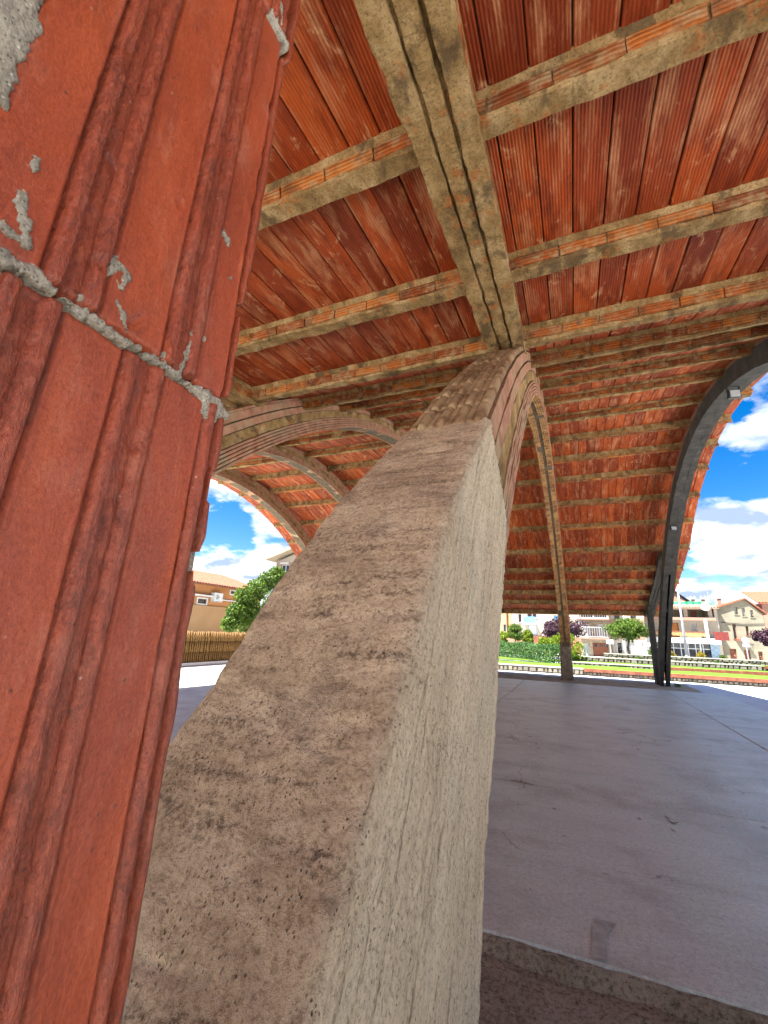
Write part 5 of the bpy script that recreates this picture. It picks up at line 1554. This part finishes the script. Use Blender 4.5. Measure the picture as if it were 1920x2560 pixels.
q = rect(1672, 1497, 1716, 1508, Y8 - 3); m = MB(); m.quad((q[0], Y8 - 4, q[2]), (q[1], Y8 - 4, q[2]), (q[1] - 0.6, Y8 - 0.05, q[3] + 0.5), (q[0], Y8 - 0.05, q[3] + 0.5)); m.box(q[0], q[1], Y8 - 4, Y8 - 0.06, -0.3, q[2] - 0.01); m.build('lower_roof', MROOF, h)

# ------------------------------------------------------------------ things on the roofs and in the street
def chimney(u, v0, v1, y, label):
    p = at_y(u, v0, y); b = at_y(u, v1, y)
    r = empty('chimney_pot', (p[0], y, b[2]), label, 'chimney')
    m = MB(); m.box(p[0] - 0.13, p[0] + 0.13, y - 0.13, y + 0.13, b[2] - 0.7, p[2] - 0.35); m.build('stack', MPINK, r)
    m = MB(); m.box(p[0] - 0.22, p[0] + 0.22, y - 0.2, y + 0.2, p[2] - 0.35, p[2] - 0.28); m.box(p[0] - 0.20, p[0] - 0.12, y - 0.15, y + 0.15, p[2] - 0.28, p[2]); m.box(p[0] + 0.12, p[0] + 0.20, y - 0.15, y + 0.15, p[2] - 0.28, p[2]); m.build('cowl', MSHUT, r)
chimney(1731, 1490, 1505, Y5 + 2.2, 'dark capped chimney, left of three on the green sheeted roof')
chimney(1756, 1490, 1504, Y5 + 2.2, 'slim forked chimney, middle of three on the green sheeted roof')
chimney(1796, 1488, 1508, Y6 + 2.0, 'tall forked chimney beside the grey gable')
p = at_y(1769, 1475, Y5 + 2.0); b = at_y(1773, 1508, Y5 + 2.0)
r = empty('roof_antenna', (b[0], Y5 + 2, b[2]), 'thin television antenna on the green sheeted roof', 'antenna')
m = MB(); m.tube((b[0], Y5 + 2, b[2] - 0.6), (b[0], Y5 + 2, p[2]), 0.03); m.build('mast', MSTEEL, r)
m = MB(); m.tube((b[0] - 0.75, Y5 + 2, p[2]), (b[0] + 0.1, Y5 + 2, p[2]), 0.02)
for k in range(6): m.tube((b[0] - 0.7 + k * 0.13, Y5 + 1.75, p[2]), (b[0] - 0.7 + k * 0.13, Y5 + 2.25, p[2]), 0.012, 0.012, 5)
m.build('dipoles', MSTEEL, r)
c = at_y(1763, 1516, Y5 - 0.6)
r = empty('satellite_dish', tuple(c), 'white round satellite dish on the eave of the balcony house', 'dish')
v = [(c[0], c[1] + 0.12, c[2])]; f = []
for k, (rr2, yo) in enumerate(((0.18, 0.10), (0.30, 0.05), (0.40, 0.0))):
    for s in range(20): v.append((c[0] + rr2 * math.cos(s * math.pi / 10), c[1] + yo, c[2] + rr2 * math.sin(s * math.pi / 10)))
for s in range(20):
    t = (s + 1) % 20; f.append((0, 1 + s, 1 + t)); f.append((1 + s, 21 + s, 21 + t, 1 + t)); f.append((21 + s, 41 + s, 41 + t, 21 + t))
mobj('reflector', v, f, MWHITE, r, None, True)
m = MB(); m.tube((c[0], c[1] - 0.35, c[2] - 0.1), (c[0], c[1], c[2] - 0.38), 0.015); m.tube((c[0], c[1] - 0.38, c[2] - 0.1), (c[0], c[1] - 0.3, c[2] - 0.1), 0.04); m.build('feed_arm', MSTEEL, r)
m = MB(); m.tube((c[0], c[1] + 0.1, c[2]), (c[0], c[1] + 0.58, c[2] - 0.1), 0.03); m.build('mount', MSTEEL, r)

def lamp_post(ub, vb, ut, vt, y, r, label, arm):
    b = at_y(ub, vb, y); t = at_y(ut, vt, y)
    rt = empty('lamp_post', (b[0], y, 0), label, 'lamp post')
    m = MB(); m.tube((b[0], y, -0.1), (b[0], y, 0.5), r * 1.4, r * 1.4); m.tube((b[0], y, 0.5), (b[0], y, t[2] - 0.5), r, r * 0.6); m.build('pole', MSTEEL if arm else MWHITE, rt, None, True)
    a = MB(); pts = [(b[0], y, t[2] - 0.5), (b[0] + 0.08, y, t[2] - 0.2), (b[0] + 0.35, y, t[2] - 0.03), (b[0] + 0.75, y, t[2])]; a.path_tube(pts, r * 0.45, 7); a.build('arm', MSTEEL, rt)
    h = MB(); h.box(b[0] + 0.65, b[0] + 1.15, y - 0.1, y + 0.1, t[2] - 0.06, t[2] + 0.05); h.build('lantern', MSHUT, rt)
lamp_post(1718, 1645, 1695, 1465, 40.0, 0.10, 'tall grey street lamp with a curved arm in front of the balcony house', True)
lamp_post(1570, 1640, 1555, 1440, 36.0, 0.09, 'white lamp post in front of the broad clipped tree', False)
def sign(u, v0, v1, vb, y, kind, label):
    b = at_y(u, vb, y); c0 = at_y(u, v0, y); c1 = at_y(u, v1, y); cz = (c0[2] + c1[2]) / 2; hr = (c0[2] - c1[2]) / 2
    rt = empty('road_sign', (b[0], y, 0), label, 'sign')
    m = MB(); m.tube((b[0], y + 0.04, -0.1), (b[0], y + 0.04, c0[2]), 0.04); m.build('post', MSTEEL, rt)
    if kind == 'disc':
        v = [(b[0], y, cz)]; f = []; n = 24
        for s in range(n): v.append((b[0] + hr * math.cos(6.2832 * s / n), y, cz + hr * math.sin(6.2832 * s / n)))
        for s in range(n): v.append((b[0] + hr * math.cos(6.2832 * s / n), y + 0.02, cz + hr * math.sin(6.2832 * s / n)))
        for s in range(n):
            t = (s + 1) % n; f.append((0, 1 + s, 1 + t)); f.append((1 + s, 1 + n + s, 1 + n + t, 1 + t))
        pl = mobj('plate', v, f, MWHITE, rt)
        for dz in (0.12, -0.10):
            m = MB(); m.box(b[0] - hr * 0.4, b[0] + hr * 0.4, y - 0.006, y - 0.002, cz + dz * hr * 2 - 0.03, cz + dz * hr * 2 + 0.03); m.build('mark', MBLUE, pl)
        m = MB(); m.box(b[0] - hr * 0.95, b[0] + hr * 0.95, y, y + 0.02, cz - hr * 2.1, cz - hr * 1.12); pl = m.build('plate', MWHITE, rt)
        for k in range(3):
            m = MB(); m.box(b[0] - hr * 0.7 + k * hr * 0.5, b[0] - hr * 0.4 + k * hr * 0.5, y - 0.006, y - 0.002, cz - hr * 1.85, cz - hr * 1.4); m.build('mark', MBLUE, pl)
    else:
        w = hr * (1.5 if kind == 'wide' else 1.0)
        m = MB(); m.box(b[0] - w, b[0] + w, y, y + 0.02, cz - hr, cz + hr); pl = m.build('plate', MWHITE if kind != 'grey' else MSHUT, rt)
        for k in range(2):
            m = MB(); m.box(b[0] - w * 0.7, b[0] + w * 0.6, y - 0.006, y - 0.002, cz - hr * 0.5 + k * hr * 0.7, cz - hr * 0.3 + k * hr * 0.7); m.build('mark', MBLUE, pl)
sign(1873, 1593, 1609, 1654, 40.0, 'disc', 'white round road sign over a small plate before the gabled house')
sign(1755, 1594, 1602, 1640, 42.0, 'grey', 'grey plate sign on a slim post before the shop front')
sign(1528, 1599, 1610, 1640, 40.0, 'wide', 'white direction sign left of the clipped tree')
sign(1599, 1607, 1617, 1640, 40.0, 'wide', 'white plate sign under the clipped tree')
sign(1624, 1606, 1616, 1640, 41.0, 'tall', 'small white and blue sign left of the dark end post')

# ------------------------------------------------------------------ left side: cane fence, houses, tree
fr = empty('cane_fence', (-13.4, 16.5, 0), 'tan cane fence of upright poles beside the pale paving', 'fence')
y = 10.6; k = 0; cane = []
for s in range(5):
    m = MB(); pts = [(random.uniform(-.006, .006), random.uniform(-.008, .008), z) for z in (0, 0.4, 0.8, 1.16)]
    for a, b in zip(pts[:-1], pts[1:]): m.tube(a, b, 0.034, 0.031, 7)
    cane.append(make_mesh('pole', m.v, m.f, MCANE, True))
while y < 26:
    o = bpy.data.objects.new('pole', random.choice(cane)); o.rotation_euler = (random.uniform(-.015, .015), random.uniform(-.015, .015), random.uniform(0, 6)); o.scale = (1, 1, random.uniform(0.975, 1.02))
    link(o, fr, (-13.4 + random.uniform(-.008, .008), y, 0.0)); y += 0.104 + random.uniform(-0.008, 0.008)
m = MB(); m.box(-13.50, -13.48, 10.5, 26, 0.03, 1.10); m.build('gap_shade_sheet', simple('gap_shade_brown', (0.05, 0.028, 0.012), 0.95, 0.4, 20, 0.3), fr)  # added dark sheet, its colour stands in for shade between the poles
for z in (0.3, 0.95):
    m = MB(); m.box(-13.47, -13.435, 10.5, 26, z, z + 0.06); m.build('rail', MCANE, fr)
m = MB(); m.box(-13.55, -13.3, 10.5, 26.0, G - 0.02, 0.03); kb = structure(m.build('fence_kerb', MPATH, None, (0, 0, 0)))
for k in range(4):
    m = MB(); m.box(-13.0 + k * 1.15, -12.94 + k * 1.15, 5, 24, G - 0.028, G - 0.022); structure(m.build('paving_joint', simple('joint_sand', (0.30, 0.26, 0.19), 0.95, 0.2, 4, 0), None, (0, 0, 0)))

XO = -24.0
ob = empty('orange_house', (XO - 4, 27, 0), 'orange rendered house with tiled eave and air conditioner at the left', 'house')
def mir_holes(y0, y1, z0, z1, x, holes, rev=0.15):
    """a wall in the plane x = const that faces +x, with recessed openings"""
    mm = wall_holes(y0, y1, z0, z1, 0.0, holes, rev)
    o = MB(); o.v = [(x - p[1], p[0], p[2]) for p in mm.v]; o.f = mm.f; o.m = mm.m; return o
def xrect(u0, v0, u1, v1, x):
    uc, vc = (u0 + u1) / 2, (v0 + v1) / 2
    l = at_x(u0, vc, x); r = at_x(u1, vc, x); t = at_x(uc, v0, x); b = at_x(uc, v1, x); return (l[1], r[1], b[2], t[2])
w1 = xrect(576, 1478, 588, 1485, XO); w2 = xrect(494, 1497, 516, 1509, XO)
zt = at_x(560, 1469, XO)[2]; zm = at_x(500, 1513, XO)[2]
yr = at_x(608, 1500, XO)[1] + 2.0
mir_holes(16, yr, zm, zt, XO, [w1, w2]).build('front_wall', MORANGE, ob)
m = MB(); m.box(XO - 0.05, XO + 0.12, 16, yr, -0.2, zm - 0.003); m.build('lower_wall', MSAND, ob)
m = MB(); m.box(XO - 9, XO - 0.16, 16, yr, -0.2, zt); m.build('side_walls', MORANGE, ob)
for q in (w1, w2):
    m = MB(); m.box(XO - 0.14, XO - 0.10, q[0], q[1], q[2], q[3]); wi = m.build('window', MGLASSD, ob)
    m = MB(); t = 0.09
    m.box(XO - 0.02, XO + 0.03, q[0] - t, q[0], q[2] - t, q[3] + t); m.box(XO - 0.02, XO + 0.03, q[1], q[1] + t, q[2] - t, q[3] + t); m.box(XO - 0.02, XO + 0.03, q[0], q[1], q[3], q[3] + t); m.box(XO - 0.02, XO + 0.03, q[0], q[1], q[2] - t, q[2]); m.build('frame', MWHITE, wi)
m = MB(); yy0 = 15.6; nrow = int((yr + 0.4 - yy0) / 0.26)
for k in range(nrow):
    a = yy0 + k * 0.26; pts = [(a, 0.0), (a + 0.05, 0.06), (a + 0.13, 0.10), (a + 0.21, 0.06), (a + 0.26, 0.0)]
    for (p, q) in zip(pts[:-1], pts[1:]): m.quad((XO + 0.55, p[0], zt + 0.02 + p[1]), (XO + 0.55, q[0], zt + 0.02 + q[1]), (XO - 4.5, q[0], zt + 1.5 + q[1]), (XO - 4.5, p[0], zt + 1.5 + p[1]))
m.quad((XO + 0.55, yy0, zt - 0.08), (XO - 4.5, yy0, zt + 1.4), (XO - 4.5, yr + 0.4, zt + 1.4), (XO + 0.55, yr + 0.4, zt - 0.08)); m.quad((XO + 0.55, yy0, zt - 0.08), (XO + 0.55, yr + 0.4, zt - 0.08), (XO + 0.55, yr + 0.4, zt + 0.02), (XO + 0.55, yy0, zt + 0.02))
m.build('roof', MROOF, ob)
sh = at_x(520, 1497, XO); m = MB(); m.box(XO, XO + 0.28, 16, sh[1] + 0.9, zm + 0.62, zm + 0.72); m.build('ledge', MWHITE, ob)
m = MB(); p = at_x(565, 1505, XO)
m.path_tube([(XO + 0.06, p[1] - 1.4, p[2] + 0.12), (XO + 0.06, p[1] + 0.6, p[2] + 0.12), (XO + 0.06, p[1] + 0.6, p[2] - 0.25)], 0.05, 6); m.path_tube([(XO + 0.06, p[1] + 0.6, p[2] + 0.12), (XO + 0.06, yr - 0.4, p[2] + 0.1)], 0.04, 6); m.build('pipe', MWHITE, ob)
c = at_x(545, 1493, XO + 0.3)
ac = empty('air_conditioner', (XO + 0.2, c[1], c[2] - 0.3), 'white air conditioner with round fan on the orange house', 'air conditioner')
m = MB(); m.box(XO + 0.03, XO + 0.36, c[1] - 0.42, c[1] + 0.42, c[2] - 0.29, c[2] + 0.29); cs = m.build('case', MWHITE, ac)
v = []; f = []
for k, rr3 in enumerate((0.24, 0.17, 0.06)):
    for s in range(20): v.append((XO + 0.366 + 0.004 * k, c[1] - 0.1 + rr3 * math.cos(s * math.pi / 10), c[2] + rr3 * math.sin(s * math.pi / 10)))
fm = []
for k in range(2):
    for s in range(20): t = (s + 1) % 20; f.append((k * 20 + s, k * 20 + t, k * 20 + 20 + t, k * 20 + 20 + s)); fm.append(0 if k else 1)
f.append(tuple(40 + s for s in range(20))); fm.append(1)
mobj('fan_grille', v, f, [MWHITE, MSHUT], cs, None, False, [1 if q == 0 else 0 for q in fm])
v2 = MB()
for s in range(3):
    a = s * 2.094; v2.tube((XO + 0.385, c[1] - 0.1, c[2]), (XO + 0.385, c[1] - 0.1 + 0.2 * math.cos(a), c[2] + 0.2 * math.sin(a)), 0.012, 0.012, 5)
v2.build('guard', MDARK, cs)
m = MB(); m.box(XO, XO + 0.4, c[1] - 0.34, c[1] - 0.30, c[2] - 0.36, c[2] - 0.30); m.box(XO, XO + 0.4, c[1] + 0.30, c[1] + 0.34, c[2] - 0.36, c[2] - 0.30); m.build('bracket', MWHITE, ac)
# leafy tree between the fence and the houses
tr = empty('broadleaf_tree', (-16.0, 20.5, 0), 'glossy green leafy tree behind the cane fence', 'tree')
cl = []
for (u, v_, rr4) in ((575, 1560, 0.55), (590, 1530, 0.62), (620, 1520, 0.85), (610, 1490, 0.65), (640, 1475, 0.75), (665, 1455, 0.7), (690, 1440, 0.7), (700, 1500, 1.2), (660, 1530, 1.1), (720, 1455, 0.9), (620, 1560, 0.8)):
    p = at_x(u, v_, -16.0); cl.append((Vector(p), rr4 * 0.82))
def tree_shape():
    p, s = random.choice(cl)
    d = Vector((random.gauss(0, 1), random.gauss(0, 1), random.gauss(0, 1))).normalized(); q = s * random.random() ** 0.4
    return (p.x + d.x * q, p.y + d.y * q, p.z + d.z * q), (d + Vector((0.3, -0.3, 0.5))).normalized()
foliage('crown', 9000, 0.16, tree_shape, ML3, tr); trunk(tr, (-16, 20.6, -0.1), (-16, 20.8, 2.2), 0.13, 7, 1.1)
# pale gabled house whose eave shows above the tree
YP = 30.0
gh = empty('pale_house', (-18, YP, 0), 'pale brick house with overhanging white eave above the leafy tree', 'house')
ec = at_y(668, 1401, YP - 0.5); wc = at_y(692, 1404, YP); rk = at_y(750, 1367, YP - 0.5)
xw0, xw1 = wc[0], wc[0] + 9.0; xm = (xw0 + xw1) / 2
sl = (rk[2] - ec[2]) / (rk[0] - ec[0])
zr = ec[2] + sl * (xm - ec[0])
win = rect(702, 1411, 722, 1436, YP)
zs_ = wc[2] - 0.05
MPB = simple('pale_brick', (0.295, 0.213, 0.164), 0.95, 0.2, 5, 0.3)
wall_holes(xw0, xw1, -0.2, zs_, YP, [win]).build('front_wall', MPB, gh)
m = MB(); m.v += [(xw0, YP, zs_), (xw1, YP, zs_), (xm, YP, zr - 0.1)]; m.f.append((0, 1, 2)); m.m.append(0); m.build('gable_wall', MWALLW, gh)
body(gh, xw0, xw1, -0.2, zs_, YP, 9, MPB); opening(gh, win, YP, 'window'); 
q = rect(702, 1406, 724, 1410, YP); m = MB(); m.box(q[0], q[1], YP - 0.12, YP - 0.003, q[2], q[3]); m.build('lintel', MWHITE, gh)
m = MB()
for (p, q) in (((ec[0], ec[2]), (xm, zr)), ((xm, zr), (2 * xm - ec[0], ec[2]))):
    A = [(p[0], YP - 0.8, p[1]), (q[0], YP - 0.8, q[1]), (q[0], YP + 9.5, q[1]), (p[0], YP + 9.5, p[1])]; B = [(x, y, z + 0.2) for x, y, z in A]
    m.quad(*A); m.quad(*B[::-1]); [m.quad(A[k], A[(k + 1) % 4], B[(k + 1) % 4], B[k]) for k in range(4)]
m.build('roof', MCREAM, gh)
